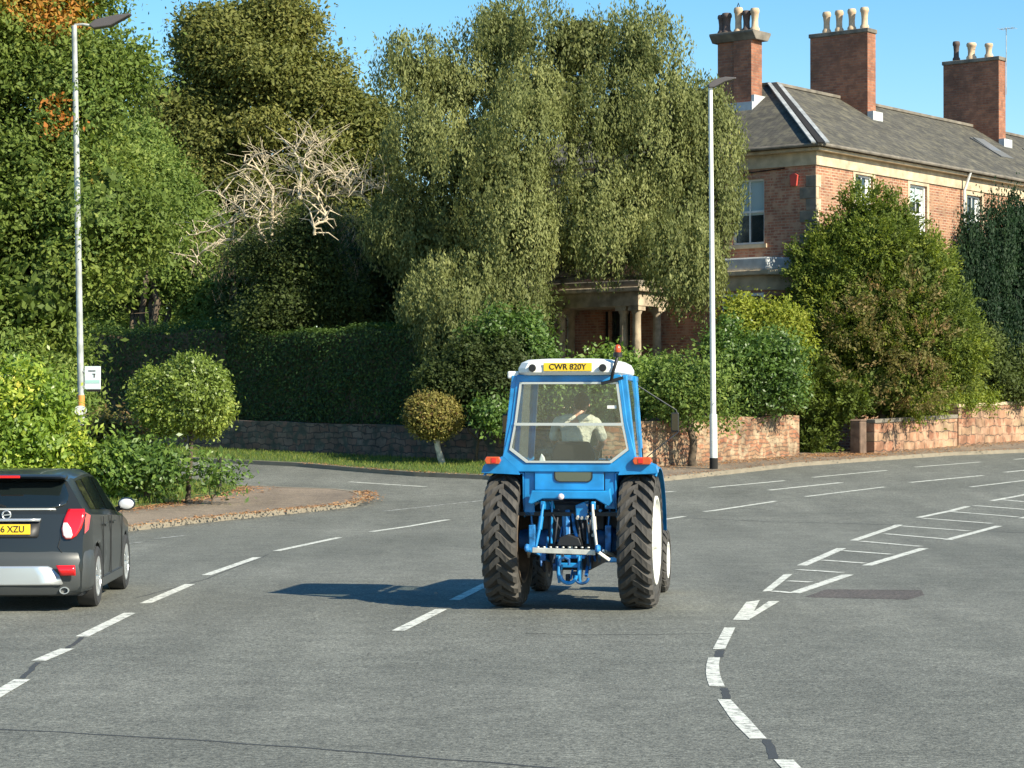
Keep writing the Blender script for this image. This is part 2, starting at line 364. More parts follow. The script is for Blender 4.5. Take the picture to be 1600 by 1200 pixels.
quads = [[(1145, 969), (1171, 969), (1187, 938), (1166, 941)], [(1163, 966), (1173, 967), (1218, 940), (1201, 940)],
         [(1113.5, 1014.8), (1132.8, 1014.8), (1149, 980.8), (1131.7, 980.8)],
         [(1121.2, 1093.5), (1141.5, 1093.5), (1171.3, 1125), (1198.2, 1154.8), (1171.3, 1154.8), (1145, 1128.5)],
         [(1209, 1187.3), (1239.5, 1188), (1262, 1210), (1230, 1210)],
         [(1191, 924.5), (1204, 924.5), (1238, 897.5), (1225, 897.5)]]
for k, q in enumerate(quads):
    sheet('bay_edge_line', [G(*p) for p in q], .004 + .001 * (k == 1), M['line'], road)
sheet('bay_edge_line', [[G(*p) for p in q] for q in ([(1106.5, 1027.7), (1125, 1027.7), (1123.3, 1039), (1103.6, 1040)], [(1103.6, 1040), (1123.3, 1039), (1124.3, 1051), (1103, 1052)], [(1103, 1052), (1124.3, 1051), (1127.8, 1063), (1104.8, 1063)], [(1104.8, 1063), (1127.8, 1063), (1132.8, 1073.5), (1108.3, 1072.5)])], .004, M['line'], road)
def ladder(segs): return [(*c7(a, b), *c7(c, d)) for a, b, c, d in segs]
lines('hatch_edge', ladder([(675, 757, 840, 685), (890, 653, 1080, 587), (1160, 557, 1365, 510), (1465, 487, 1700, 443)]), .15)
lines('hatch_edge', ladder([(640, 873, 868, 795), (945, 757, 1185, 685), (1280, 650, 1495, 592), (1590, 560, 1750, 520)]), .15)
lines('hatch_rung', ladder([(550, 864, 640, 872), (615, 822, 712, 827), (658, 775, 842, 787), (757, 735, 940, 748), (838, 695, 1050, 711), (920, 656, 1170, 678),
     (1020, 625, 1275, 647), (1085, 592, 1370, 613), (1180, 560, 1465, 582), (1290, 532, 1575, 555), (1390, 507, 1700, 530), (1510, 483, 1700, 500)]), .15, dz=.006)
# tar seams, painted overhead cable shadows, and a darker patch of tarmac
def seam_shadow(pts, wd):
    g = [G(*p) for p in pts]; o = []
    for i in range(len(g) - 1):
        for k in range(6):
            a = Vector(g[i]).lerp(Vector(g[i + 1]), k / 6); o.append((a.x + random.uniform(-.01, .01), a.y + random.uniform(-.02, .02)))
    o.append(g[-1]); return sheet('tar_and_cable_shadow', strip(o, wd), .002, M['seam_shadow'], road)
seam_shadow([(-60, 1136), (250, 1153), (520, 1172), (900, 1203)], .035)  # painted shadow of an overhead cable
seam_shadow([(820, 990), (940, 992), (1112, 990)], .018)  # another cable shadow, laid as a dark strip
seam_shadow([(1069, 809), (1200, 815), (1400, 820)], .05); seam_shadow([(1545, 830), (1640, 834)], .04)  # first strip is a painted cable shadow too
seam_shadow([(214, 934), (322, 905), (420, 866)], .02); seam_shadow([(36, 1060), (60, 1035)], .05); seam_shadow([(106, 1013), (128, 996)], .05)
seam_shadow([(1132, 1075), (1135, 1092)], .06); seam_shadow([(1198, 1156), (1208, 1186)], .06); seam_shadow([(1126, 1016), (1122, 1027)], .08)
sheet('dark_road_patch', [G(1258, 933), G(1418, 937), G(1444, 930), G(1440, 922), G(1290, 921)], .002, M['patch'], road)  # flat patch of darker, browner tarmac

# right-hand pavement and its kerb
KR = [(1640, 704), (1600, 707), (1480, 712), (1337, 722), (1240, 729), (1127, 742), (1032, 752), (960, 758), (880, 759), (820, 755), (762, 749), (650, 744), (560, 737), (470, 729), (340, 723), (240, 717)]
kr = [G(*p) for p in KR]; kr = [(kr[0][0] + 26, kr[0][1] + 34)] + kr + [(-40, 84)]
WL = [(-30, 93.5), (-9.4, 76.6), (-.8, 69.2), (1.6, 67.1), (2.6, 66.1)]      # garden wall on the left arm
WR = [(2.6, 66.1), (3.4, 66.0), (4.6, 67.3), (8.95, 73.2)]
rightpav = sheet('pavement', kr[:10] + [(1.9, 66.6), (2.9, 67), (8.9, 74.5), (19, 87), (45, 122)], .11, M['pave'], skirt=.13); tag(rightpav, kind='structure')
verge = sheet('grass_verge', kr[9:] + [(-40, 103), (-9.4, 77.4), (1.9, 67.4), (1.9, 66.6)], .11, M['grass'], skirt=.13); tag(verge, kind='structure')
sheet('kerb', strip(kr, .15), .118, M['kerb'], skirt=.12)['kind'] = 'structure'
# left pavement tongue
KL = [(250, 761), (390, 766), (450, 768.5), (520, 771), (552, 775), (566, 782), (552, 791), (490, 799), (400, 808), (300, 818), (180, 832), (60, 848)]
kl = [G(*p) for p in KL]; kl = [(-30, kl[0][1] + 9)] + kl + [(-30, kl[-1][1] - 9)]
lp = sheet('pavement', kl, .11, M['pave'], skirt=.13); tag(lp, kind='structure')
sheet('kerb', strip(kl, .15), .118, M['kerb'], skirt=.12)['kind'] = 'structure'
BED = [(345, 763), (372, 768), (360, 776), (300, 788), (230, 799), (160, 808), (60, 822)]
bed = [G(*p) for p in BED]; bed = [(-30, bed[0][1] + 6)] + bed + [(-30, bed[-1][1] - 7)]
bd = sheet('planting_bed', bed, .14, M['grass'], skirt=.05); tag(bd, kind='structure')
# worn dark edge where tarmac meets kerb is left to the asphalt's own variation

# ------------------------------------------------------------------ foliage
rng = np.random.default_rng(11)
def unit(n, k=3):
    v = rng.normal(size=(n, k)); return v / np.linalg.norm(v, axis=1, keepdims=True)
def quadmesh(name, c, t, b, tone, mat, parent, extra=None):
    n = len(c); v = np.empty((n, 4, 3), np.float32)
    v[:, 0] = c - t; v[:, 1] = c + b * .9 + t * .1; v[:, 2] = c + t; v[:, 3] = c - b * .9 + t * .1
    verts = v.reshape(-1, 3); nq = n; idx = np.arange(4 * n, dtype=np.int32); st = np.arange(n, dtype=np.int32) * 4; tot = np.full(n, 4, np.int32)
    if extra is not None:            # extra triangles (core)
        ev, ef, et = extra; idx = np.concatenate([idx, (ef + 4 * n).reshape(-1).astype(np.int32)]); verts = np.concatenate([verts, ev])
        st = np.concatenate([st, 4 * n + np.arange(len(ef), dtype=np.int32) * 3]); tone = np.concatenate([tone, et]); tot = np.concatenate([tot, np.full(len(ef), 3, np.int32)])
    me = bpy.data.meshes.new(name); me.vertices.add(len(verts)); me.vertices.foreach_set('co', verts.astype(np.float32).ravel())
    me.loops.add(len(idx)); me.loops.foreach_set('vertex_index', idx)
    me.polygons.add(len(st)); me.polygons.foreach_set('loop_start', st); me.polygons.foreach_set('loop_total', tot)
    a = me.attributes.new('tone', 'FLOAT', 'FACE'); a.data.foreach_set('value', tone.astype(np.float32))
    me.update(); return link(name, me, mat, parent)
_ico = bmesh.new(); bmesh.ops.create_icosphere(_ico, subdivisions=3, radius=1); _ico.verts.ensure_lookup_table()
ICOV = np.array([v.co[:] for v in _ico.verts]); ICOF = np.array([[v.index for v in f.verts] for f in _ico.faces]); _ico.free()
def crown(name, blobs, n, size, mat, parent, style='leaf', per=28, sig=.28, core=0.0, fill=.22, tone=(.0, 1), aspect=.55, lump=.16, patches=None, up=.35, zmin=None, lobes=3.0, lobe_r=.9, lobe_z=.75, contrast=0):
    """leaf-sized faces gathered in clumps through and over a set of ellipsoids; blobs are world (x,y,z,rx,ry,rz)"""
    B = np.array(blobs, float)
    if lobes:
        SB = []
        for bb in B:
            rm = (bb[3] * bb[4] * bb[5]) ** (1 / 3); k = int(np.clip(lobes * (rm / lobe_r) ** 1.6, 6, 70)); dd = unit(k * 3)
            dd = dd[(dd[:, 1] < .5) | (rng.random(k * 3) < .5)][:k]
            rr = lobe_r * rng.uniform(.55, 1.35, len(dd))
            pos = bb[:3] + dd * np.maximum(bb[3:] - rr[:, None] * .75, .1) * rng.uniform(.74 - .08 * contrast, 1.16 + .06 * contrast, (len(dd), 1))
            for p, r_ in zip(pos, rr): SB.append((*p, r_ * 1.1, r_ * 1.0, r_ * lobe_z))
        B0 = B; B = np.array(SB)
    else: B0 = B
    A = (B[:, 3] * B[:, 5] + B[:, 3] * B[:, 4] + B[:, 4] * B[:, 5]); pr = A / A.sum()
    nc = int(n / per)
    bi = rng.choice(len(B), nc * 2, p=pr); d = unit(nc * 2)
    back = (d[:, 1] > .35) & (rng.random(nc * 2) < .45); bi = bi[~back]; d = d[~back]
    ph = rng.random((len(B), 3, 3)) * 7; fr = rng.uniform(2.2, 6.5, (len(B), 3, 3))
    lumps = sum(np.sin((d * fr[bi, k]).sum(1) + ph[bi, k, 0]) for k in range(3)) / 3
    infill = rng.random(len(bi)) < fill
    rad = np.where(infill, rng.uniform(.35, .85, len(bi)), 1 - .22 * rng.random(len(bi)) ** 2) * (1 + lump * lumps)
    c = B[bi, :3] + d * rad[:, None] * B[bi, 3:]
    inside = np.zeros(len(bi), bool)
    for k in range(len(B)):
        q = (((c - B[k, :3]) / B[k, 3:]) ** 2).sum(1); inside |= (q < .52) & (bi != k)
    keep = ~inside | (rng.random(len(bi)) < .12); c = c[keep]; d = d[keep]; bi2 = bi[keep]
    if zmin is not None: k2 = c[:, 2] > zmin; c = c[k2]; d = d[k2]; bi2 = bi2[k2]
    c = c[:nc]; d = d[:nc]; nc = len(c)
    lt = rng.random(len(B)); ct = np.clip(.6 * lt[bi2[:nc]] + .4 * rng.random(nc), 0, 1)
    cs = rng.uniform(.6, 1.5, nc)
    N = nc * per; ci = np.repeat(np.arange(nc), per)
    off = rng.normal(size=(N, 3)) * sig * cs[ci, None]
    out = d[ci]
    if style == 'weep':
        u = rng.random(N); ln = (sig * 4.2 * cs)[ci]
        off = rng.normal(size=(N, 3)) * sig * .42; off[:, 2] += .35 * ln - u * ln
        off[:, :2] += out[:, :2] * (sig * .9 * (1 - (u - .3) ** 2))[:, None]
        ax = np.stack([rng.normal(size=N) * .45, rng.normal(size=N) * .45, -np.ones(N)], 1)
    elif style == 'spire':
        off = rng.normal(size=(N, 3)) * sig * np.array([.45, .45, 1.5]); ax = np.stack([rng.normal(size=N) * .3, rng.normal(size=N) * .3, np.ones(N)], 1)
    elif style == 'spray':
        dirs = out + unit(nc)[ci] * .8 + np.array([0, 0, .35]); dirs /= np.linalg.norm(dirs, axis=1, keepdims=True)
        off = dirs * (rng.random(N) * sig * 3.2 - sig * .6)[:, None] + rng.normal(size=(N, 3)) * sig * .3; ax = dirs + unit(N) * .5
    else: ax = unit(N) + out * .5 + np.array([0, 0, -.3])
    ax /= np.linalg.norm(ax, axis=1, keepdims=True)
    P = c[ci] + off
    nr = out * .95 + np.array([0, 0, up]) + unit(N) * .62
    t = ax; b = np.cross(nr, t); b /= np.linalg.norm(b, axis=1, keepdims=True) + 1e-9
    sz = size * rng.uniform(.65, 1.35, N) * (1 + .5 * (rng.random(N) < .15))
    tn = np.clip(.7 * ct[ci] + .3 * rng.random(N), 0, 1)
    lo, hi = tone; tn = lo + (hi - lo) * tn
    if patches:
        for (px, py, pz, r, tv) in patches:
            q = np.linalg.norm((P - np.array([px, py, pz])) * np.array([1, .45, 1]), axis=1) < r * rng.uniform(.5, 1.1, N)
            q &= rng.random(N) < .8; tn = np.where(q, tv + rng.uniform(-.05, .05, N), tn)
    T_, B_w = t * (sz / 2)[:, None], b * (sz * aspect / 2)[:, None]
    if core:                         # inner layer of larger leaves, toned dark as painted shade, closes the gaps
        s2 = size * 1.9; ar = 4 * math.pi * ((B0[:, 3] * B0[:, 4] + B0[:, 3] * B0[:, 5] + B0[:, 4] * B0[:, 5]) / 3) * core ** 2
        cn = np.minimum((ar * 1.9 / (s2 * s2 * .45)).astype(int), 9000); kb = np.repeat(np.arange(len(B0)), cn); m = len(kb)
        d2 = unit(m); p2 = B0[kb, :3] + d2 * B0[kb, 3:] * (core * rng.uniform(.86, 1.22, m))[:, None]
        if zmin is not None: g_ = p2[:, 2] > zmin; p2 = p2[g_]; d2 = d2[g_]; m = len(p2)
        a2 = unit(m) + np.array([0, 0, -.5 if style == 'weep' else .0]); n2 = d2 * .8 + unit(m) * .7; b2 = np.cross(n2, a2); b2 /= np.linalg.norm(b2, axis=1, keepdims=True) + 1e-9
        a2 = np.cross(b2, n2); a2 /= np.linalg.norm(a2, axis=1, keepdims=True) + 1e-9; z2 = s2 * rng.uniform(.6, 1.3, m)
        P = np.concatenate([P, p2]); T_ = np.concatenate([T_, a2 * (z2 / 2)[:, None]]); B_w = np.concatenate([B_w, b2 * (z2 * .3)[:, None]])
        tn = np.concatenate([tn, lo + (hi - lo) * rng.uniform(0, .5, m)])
    ex = None
    if core:
        ev = []; ef = []; k0 = 0
        for k, bb in enumerate(B0):
            dd = ICOV; lm = sum(np.sin((dd * fr[k, j] * 1.6).sum(1) + ph[k, j, 1]) for j in range(3)) / 3
            ev.append(bb[:3] + dd * bb[3:] * (core * .82 * (1 + .15 * lm + rng.normal(size=len(dd)) * .10))[:, None]); ef.append(ICOF[rng.random(len(ICOF)) < .93] + k0); k0 += len(dd)
        ev = np.concatenate(ev)
        if zmin is not None: ev[:, 2] = np.maximum(ev[:, 2], zmin)
        ef = np.concatenate(ef); ex = (ev, ef, lo + (hi - lo) * rng.uniform(0, .12, len(ef)))  # core takes the darkest tones as painted shade
    if parent is not None:           # crowns are built in world space under an empty at the tree's foot
        L = np.array(parent.location[:]); P = P - L
        if ex: ex = (ex[0] - L, ex[1], ex[2])
    return quadmesh(name, P, T_, B_w, tn, mat, parent, ex)
def PB(lst, Y, dy=0):                # blobs from picture-space circles at depth: (px, py, rx_px, rz_px[, depth offset[, ry metres]])
    o = []
    for q in lst:
        yy = Y + (q[4] if len(q) > 4 else 0); c = W(q[0], q[1], yy); s = yy / F
        rx, rz = q[2] * s, q[3] * s; ry = q[5] if len(q) > 5 else (rx + rz) / 2
        o.append((c.x, c.y, c.z, rx, ry, rz))
    return o
def limbs(root, foot, blobs, r0, mat, fork=.45, top=None, wob=.25, name='trunk', leafy=1):
    """tapered trunk and limbs that reach into each blob; local to root"""
    L = root.location; f = Vector(foot) - L; mb = MB()
    cz = sum(b[2] for b in blobs) / len(blobs); cx = sum(b[0] for b in blobs) / len(blobs); cy = sum(b[1] for b in blobs) / len(blobs)
    hub = Vector((foot[0] * .6 + cx * .4, foot[1] * .6 + cy * .4, foot[2] + (cz - foot[2]) * fork)) - L
    n = 6; pts = [f.lerp(hub, k / n) + Vector((random.uniform(-1, 1), random.uniform(-1, 1), 0)) * wob * r0 * (0 < k < n) * 2 for k in range(n + 1)]
    pts[0] = f - Vector((0, 0, .1))
    mb.tube(pts, [r0 * (1.25 if k == 0 else 1 - .35 * k / n) for k in range(n + 1)], 10)
    for b in blobs:
        e = Vector(b[:3]) - L; m = 5; dirn = (e - hub)
        q = [hub + dirn * (k / m) + Vector((random.uniform(-1, 1), random.uniform(-1, 1), random.uniform(-.5, .8))) * dirn.length * .07 * (0 < k < m) for k in range(m + 1)]
        mb.tube(q, [r0 * (.6 - .5 * k / m) for k in range(m + 1)], 7)
        for _ in range(int(5 * leafy)):
            s = q[random.randint(2, m)]; d = Vector(unit(1)[0]); d.z = abs(d.z) * .7; e2 = s + Vector((d.x * b[3], d.y * b[4], d.z * b[5])) * .8
            mb.tube([s, s.lerp(e2, .5) + Vector((0, 0, .1)), e2], [r0 * .16, r0 * .09, r0 * .03], 5)
    return mb.build(name, mat, root, smooth=50)
def tree(name, label, cat, footpx, Y, blobs, r0, leaf, n, size, bark='bark', group=None, trunk='trunk', fork=.45, leafy=1, **kw):
    fx = (footpx - 800) * Y / F; root = empty(name, (fx, Y, zf(Y))); tag(root, label, cat, group)
    limbs(root, (fx, Y, zf(Y)), blobs, r0, M[bark], fork, name=trunk, leafy=leafy)
    crown('crown' if trunk == 'trunk' else 'foliage', blobs, n, size, LM[leaf], root, **kw)
    return root

Q = 1.0
# tall broadleaf at the left edge, orange patches starting in it
b = PB([(60, 70, 120, 110), (-60, 150, 150, 200), (120, 190, 95, 110, -1), (30, 300, 140, 150, -1), (150, 330, 110, 110, -2), (-40, 430, 140, 150), (60, 460, 105, 115, -2), (30, 580, 95, 110, -1), (155, 112, 38, 58), (100, -30, 66, 60)], 60)
pt = [(*W(85, 10, 58.5)[:], 1.0, .93), (*W(80, 175, 57)[:], .65, .97), (*W(135, 190, 57)[:], .35, .98), (*W(30, -10, 58.5)[:], .8, .9), (*W(150, 265, 57)[:], .5, .86)]
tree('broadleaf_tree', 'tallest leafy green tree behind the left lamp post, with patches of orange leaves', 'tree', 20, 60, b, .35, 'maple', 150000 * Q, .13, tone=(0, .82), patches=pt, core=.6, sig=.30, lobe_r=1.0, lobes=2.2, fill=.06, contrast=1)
# lower green tree between it and the dead tree
b = PB([(225, 310, 80, 80, -1), (255, 380, 95, 80), (300, 432, 75, 68, 0), (190, 440, 90, 66, 0), (205, 240, 45, 60), (340, 470, 38, 36, -1), (150, 410, 80, 85)], 87.5)
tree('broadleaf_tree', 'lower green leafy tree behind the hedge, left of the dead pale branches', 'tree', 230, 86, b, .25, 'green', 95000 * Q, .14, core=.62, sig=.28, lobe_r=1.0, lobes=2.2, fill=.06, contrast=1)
# dark dense tree
b = PB([(395, 98, 108, 84), (312, 175, 68, 66), (480, 142, 76, 82), (360, 210, 130, 90), (515, 232, 68, 82), (272, 200, 32, 42), (425, 36, 60, 38), (345, 60, 34, 32), (440, 330, 150, 110), (300, 300, 90, 100), (560, 330, 70, 110), (556, 200, 28, 30), (570, 270, 60, 60)], 98)
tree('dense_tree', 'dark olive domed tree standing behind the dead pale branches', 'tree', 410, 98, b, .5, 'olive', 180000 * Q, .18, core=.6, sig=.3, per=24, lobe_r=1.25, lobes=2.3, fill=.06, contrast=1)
# dim evergreen under it, left of the birch
b = PB([(440, 440, 95, 90), (560, 430, 90, 95, -1), (640, 470, 75, 90, -1), (505, 400, 70, 60), (380, 480, 50, 50), (620, 380, 60, 70)], 84)
tree('evergreen_tree', 'dim evergreen behind the hedge below the dead pale branches', 'tree', 520, 84, b, .3, 'dim', 70000 * Q, .13, core=.8, sig=.3)
# weeping birch
b = PB([(708, 138, 80, 78, 1), (800, 60, 75, 60, 1), (905, 70, 95, 75, 1), (1000, 90, 62, 70), (850, 160, 120, 90), (975, 190, 110, 90), (1080, 175, 46, 60), (668, 230, 65, 90), (760, 260, 120, 110, -1),
        (1040, 270, 100, 90), (1098, 290, 40, 75), (705, 365, 95, 95, -1), (815, 345, 98, 75, -2), (940, 310, 90, 75, -1), (1062, 365, 54, 78), (740, 460, 80, 90, -2), (690, 460, 65, 70, -1), (1005, 335, 55, 42), (640, 110, 38, 45), (1104, 220, 34, 45), (1085, 425, 30, 45), (940, 365, 40, 18, -1.5), (1062, 400, 22, 30, -2), (724, 515, 26, 58, -4), (692, 480, 26, 45, -3), (762, 490, 32, 50, -3), (800, 470, 32, 42, -3), (632, 350, 36, 50)], 75)
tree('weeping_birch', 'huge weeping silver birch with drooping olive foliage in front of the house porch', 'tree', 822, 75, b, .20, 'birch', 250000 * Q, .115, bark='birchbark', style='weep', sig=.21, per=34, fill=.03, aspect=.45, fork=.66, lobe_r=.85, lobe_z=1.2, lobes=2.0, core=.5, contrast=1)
# faint far tree and planting behind
b = PB([(150, 330, 260, 160), (620, 440, 200, 110), (-150, 250, 200, 240), (220, 500, 150, 70), (60, 510, 120, 70)], 125)
tree('distant_tree', 'distant green tree showing in the gaps left of the dense olive tree', 'tree', 200, 125, b, .5, 'green', 32000 * Q, .3, core=.85, sig=.6)
b = PB([(775, 440, 85, 110), (700, 440, 90, 130), (830, 370, 70, 60)], 82)
tree('evergreen_tree', 'dark evergreen behind the birch trunk, left of the stone porch', 'tree', 780, 82, b, .3, 'dim', 42000 * Q, .14, core=.82, sig=.3, zmin=zf(82) + .2)

# ------------------------------------------------------------------ dead tree
dt = empty('dead_tree', (*[(455 - 800) * 80 / F, 80], zf(80))); tag(dt, 'dead tree with bare bleached twisting branches above the hedge', 'tree')
mb = MB()
def dpx(p, dy=0): return W(p[0], p[1], 80 + dy) - dt.location
def s1(x, y): return (200 + x / 3.53, 180 + y / 3.53)
br = [([(455, 640), (452, 560), (440, 480), (425, 400)], .16, .10), ([(430, 420), (424, 350), s1(800, 500), s1(800, 400), s1(720, 300), s1(640, 260)], .10, .035),
      ([(428, 400), (405, 360), s1(720, 570), s1(650, 560), s1(590, 490), s1(480, 420)], .09, .03), ([s1(720, 570), s1(735, 530), s1(690, 510), s1(715, 460), s1(665, 350), s1(640, 320)], .05, .02),
      ([s1(640, 690), s1(540, 685), s1(470, 710), s1(390, 770), s1(378, 820)], .07, .025), ([s1(600, 570), s1(520, 610), s1(440, 640), s1(340, 660), s1(285, 700), s1(275, 780)], .045, .02),
      ([(468, 312), s1(950, 390), s1(965, 290), s1(920, 210), s1(925, 170), s1(970, 110)], .09, .025), ([s1(970, 270), s1(990, 200), s1(1030, 140)], .045, .02),
      ([s1(970, 270), s1(1050, 310), s1(1100, 290), s1(1150, 340), s1(1200, 350), s1(1230, 300)], .05, .018), ([s1(1040, 380), s1(1050, 410), s1(1090, 450), s1(1150, 435), s1(1280, 435), s1(1345, 480)], .07, .022),
      ([s1(1220, 430), s1(1240, 380), s1(1280, 345), s1(1340, 390)], .035, .015), ([s1(1290, 435), s1(1350, 400), s1(1440, 390)], .03, .014), ([s1(1140, 350), s1(1190, 400), s1(1225, 430)], .03, .02),
      ([s1(1030, 660), s1(1025, 610), s1(1100, 575), s1(1070, 520), s1(1050, 470), s1(1050, 400)], .08, .04), ([s1(940, 330), s1(880, 290), s1(840, 280)], .03, .012), ([s1(730, 300), s1(770, 240)], .03, .012),
      ([s1(690, 510), s1(655, 470), s1(655, 430)], .03, .012), ([s1(600, 500), s1(560, 530), s1(500, 550)], .03, .012), ([s1(800, 530), s1(850, 560), s1(865, 620)], .035, .015), ([s1(1030, 140), s1(1060, 160), s1(1085, 210)], .02, .01),
      ([s1(700, 490), s1(720, 450), s1(755, 430)], .03, .012), ([s1(1050, 310), s1(1000, 390), s1(960, 420)], .03, .015), ([s1(1060, 340), s1(1110, 320), s1(1170, 300), s1(1230, 330)], .03, .012)]
for k, (pts, r0, r1) in enumerate(br):
    sw = random.uniform(-1, 1); n = len(pts)
    p3 = [dpx(p, (-5.6 if 6 <= k <= 13 or k >= 19 else -3.2 if k else -1) + sw * (i / n) + random.uniform(-.15, .15)) for i, p in enumerate(pts)]
    # subdivide for a gnarled line
    fine = []
    for i in range(n - 1):
        for j in range(3):
            q = p3[i].lerp(p3[i + 1], j / 3); fine.append(q + Vector((random.uniform(-1, 1), random.uniform(-1, 1), random.uniform(-1, 1))) * .04 * (j > 0))
    fine.append(p3[-1]); mb.tube(fine, [(r0 + (r1 - r0) * i / (len(fine) - 1)) * (.62 if k == 0 else .6) for i in range(len(fine))], 6)
    for _ in range(24 if k else 0):
        i = random.randint(1, len(fine) - 1); s = fine[i]; d = Vector((random.uniform(-1, 1), random.uniform(-.6, .6), random.uniform(-.5, .9))) * random.uniform(.3, 1.3)
        mb.tube([s, s + d * .5 + Vector((random.uniform(-.1, .1), 0, .12)), s + d], [r1 * .8, r1 * .55, .008], 4)
mb.build('trunk', M['palewood'], dt, smooth=50)
b = PB([(475, 350, 24, 40), (470, 400, 48, 55), (440, 440, 45, 50), (450, 480, 60, 45), (505, 430, 50, 50), (410, 490, 40, 35), (530, 470, 45, 45), (430, 405, 26, 30), (395, 400, 30, 24), (465, 395, 26, 30), (495, 385, 22, 30), (490, 365, 26, 22)], 76.9)
crown('ivy', b, 30000, .11, LM['dim'], dt, core=.6, lobe_r=.5)
b = PB([(400, 400, 40, 40), (520, 380, 50, 55), (480, 330, 35, 35), (350, 400, 40, 25)], 79.5)
crown('dry_twigs', b, 2600, .35, LM['twig'], dt, style='weep', sig=.3, aspect=.06, per=12, fill=.6)

# ------------------------------------------------------------------ clipped hedge on the left garden wall
def wallrun(name, pts, h, th, mat, label, cat='wall', cope=None, copeh=.1, hvar=.0, base=-.15):
    L0 = (pts[0][0], pts[0][1], zf(pts[0][1])); root = empty(name, L0); tag(root, label, cat)
    mb = MB(); cp = MB(); uvs = []
    dense = []
    for i in range(len(pts) - 1):
        a, b_ = Vector(pts[i]), Vector(pts[i + 1]); n = max(1, int((b_ - a).length / 1.2))
        dense += [tuple(a.lerp(b_, k / n)) for k in range(n)]
    dense.append(pts[-1]); A = offs(dense, th / 2); Bq = offs(dense, -th / 2)
    hs = [h + random.uniform(-hvar, hvar) for _ in dense]
    def P3(p, z): return (p[0] - L0[0], p[1] - L0[1], z - L0[2])
    vs = []; fs = []
    for i, p in enumerate(dense):
        z = zf(p[1]); vs += [P3(A[i], z + base), P3(A[i], z + hs[i]), P3(Bq[i], z + hs[i]), P3(Bq[i], z + base)]
    for i in range(len(dense) - 1):
        q = 4 * i; fs += [(q, q + 1, q + 5, q + 4), (q + 1, q + 2, q + 6, q + 5), (q + 2, q + 3, q + 7, q + 6)]
    e = 4 * (len(dense) - 1); fs += [(0, 3, 2, 1), (e, e + 1, e + 2, e + 3)]
    mb.add(vs, fs); w_ = mb.build('masonry', mat, root)
    # run the UVs along the wall
    me = w_.data; s = 0; ss = [0]
    for i in range(len(dense) - 1): s += math.dist(dense[i], dense[i + 1]); ss.append(s)
    uv = me.uv_layers[0]
    for p in me.polygons:
        if abs(p.normal.z) < .5:
            for li in p.loop_indices: vi = me.loops[li].vertex_index; uv.data[li].uv = (ss[vi // 4], me.vertices[vi].co.z)
    if cope:
        for i in range(len(dense) - 1):
            a = P3(dense[i], zf(dense[i][1]) + hs[i] + copeh / 2 + .003); c = P3(dense[i + 1], zf(dense[i + 1][1]) + hs[i + 1] + copeh / 2 + .003)
            d = (Vector(c) - Vector(a)).normalized() * .006
            cp.bar(Vector(a) + d, Vector(c) - d, th + .06, copeh * random.uniform(.85, 1))
        cp.build('coping', cope, root, bevel=.012)
    return root
wallrun('garden_wall', WL, 1.12, .4, M['rubble_shade'], 'shade-darkened stone garden wall under the long clipped hedge', hvar=.04)
hroot = empty('hedge', (-9.4, 77.0, zf(77))); tag(hroot, 'long tall clipped dark hedge on top of the shaded stone wall', 'hedge')
hp = [Vector((-26, 91.2)), Vector((-9.2, 77.35)), Vector((.2, 69.2))]
hv = []; hf = []; cen = []; nrm = []
def hedge_h(s): return 2.95 + .10 * math.sin(s * .7) + .06 * math.sin(s * 2.3)
core = MB(); tot = 0
for i in range(2):
    a, b_ = hp[i], hp[i + 1]; d = (b_ - a); Ln = d.length; d /= Ln; nn = Vector((-d.y, d.x)); 
    if nn.y > 0: nn = -nn                        # towards the road
    m = int(Ln / .5)
    for k in range(m):
        p = a + d * (k * .5); q = a + d * (k * .5 + .5); z = zf(p.y)
        A4 = [(p + nn * .32), (q + nn * .32), (q - nn * 1.0), (p - nn * 1.0)]
        zt = z + 1.12 + hedge_h(tot + k * .5) - .12; zb = z + 1.05
        core.add([(u.x + 9.4, u.y - 77.0, zz - zf(77)) for zz in (zb, zt) for u in A4], [(0, 3, 2, 1), (4, 5, 6, 7), (0, 1, 5, 4), (1, 2, 6, 5), (2, 3, 7, 6), (3, 0, 4, 7)])
    nf = int((52000 if i else 26000) * (Ln / 16))
    u = rng.random(nf) * Ln; which = rng.random(nf); hh = np.array([hedge_h(tot + x) for x in u])
    zz = np.where(which < .68, rng.random(nf) * hh, hh + np.abs(rng.normal(size=nf)) * (.07 if i else .16)); fo = np.where(which < .68, .42 + rng.normal(size=nf) * .07, rng.uniform(-1.1, .45, nf))
    fo += .06 * np.sin(u * 1.9) * np.sin(zz * 2.7)
    x = a.x + d.x * u + nn.x * fo; y = a.y + d.y * u + nn.y * fo; z0 = np.interp(y, [q[0] for q in BP], [q[1] for q in BP]) + 1.1
    cen.append(np.stack([x + 9.4, y - 77.0, z0 + zz - zf(77)], 1)); o = np.where((which < .68)[:, None], np.array([nn.x, nn.y, .2]), np.array([0, 0, 1.])); nrm.append(o)
    tot += Ln
cen = np.concatenate(cen); nrm = np.concatenate(nrm); n_ = len(cen)
ax = unit(n_); nr = nrm + unit(n_) * .7; bb = np.cross(nr, ax); bb /= np.linalg.norm(bb, axis=1, keepdims=True) + 1e-9; tt = np.cross(bb, nr); tt /= np.linalg.norm(tt, axis=1, keepdims=True) + 1e-9
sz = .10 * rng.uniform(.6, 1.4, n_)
quadmesh('foliage', cen, tt * (sz / 2)[:, None], bb * (sz * .3)[:, None], np.where(nrm[:, 2] > .9, .7 + .3 * rng.random(n_), rng.random(n_)), LM['hedge'], hroot)  # top leaves toned lighter: new growth plus painted sunlight on the edge
core.build('branches', M['bark'], hroot)

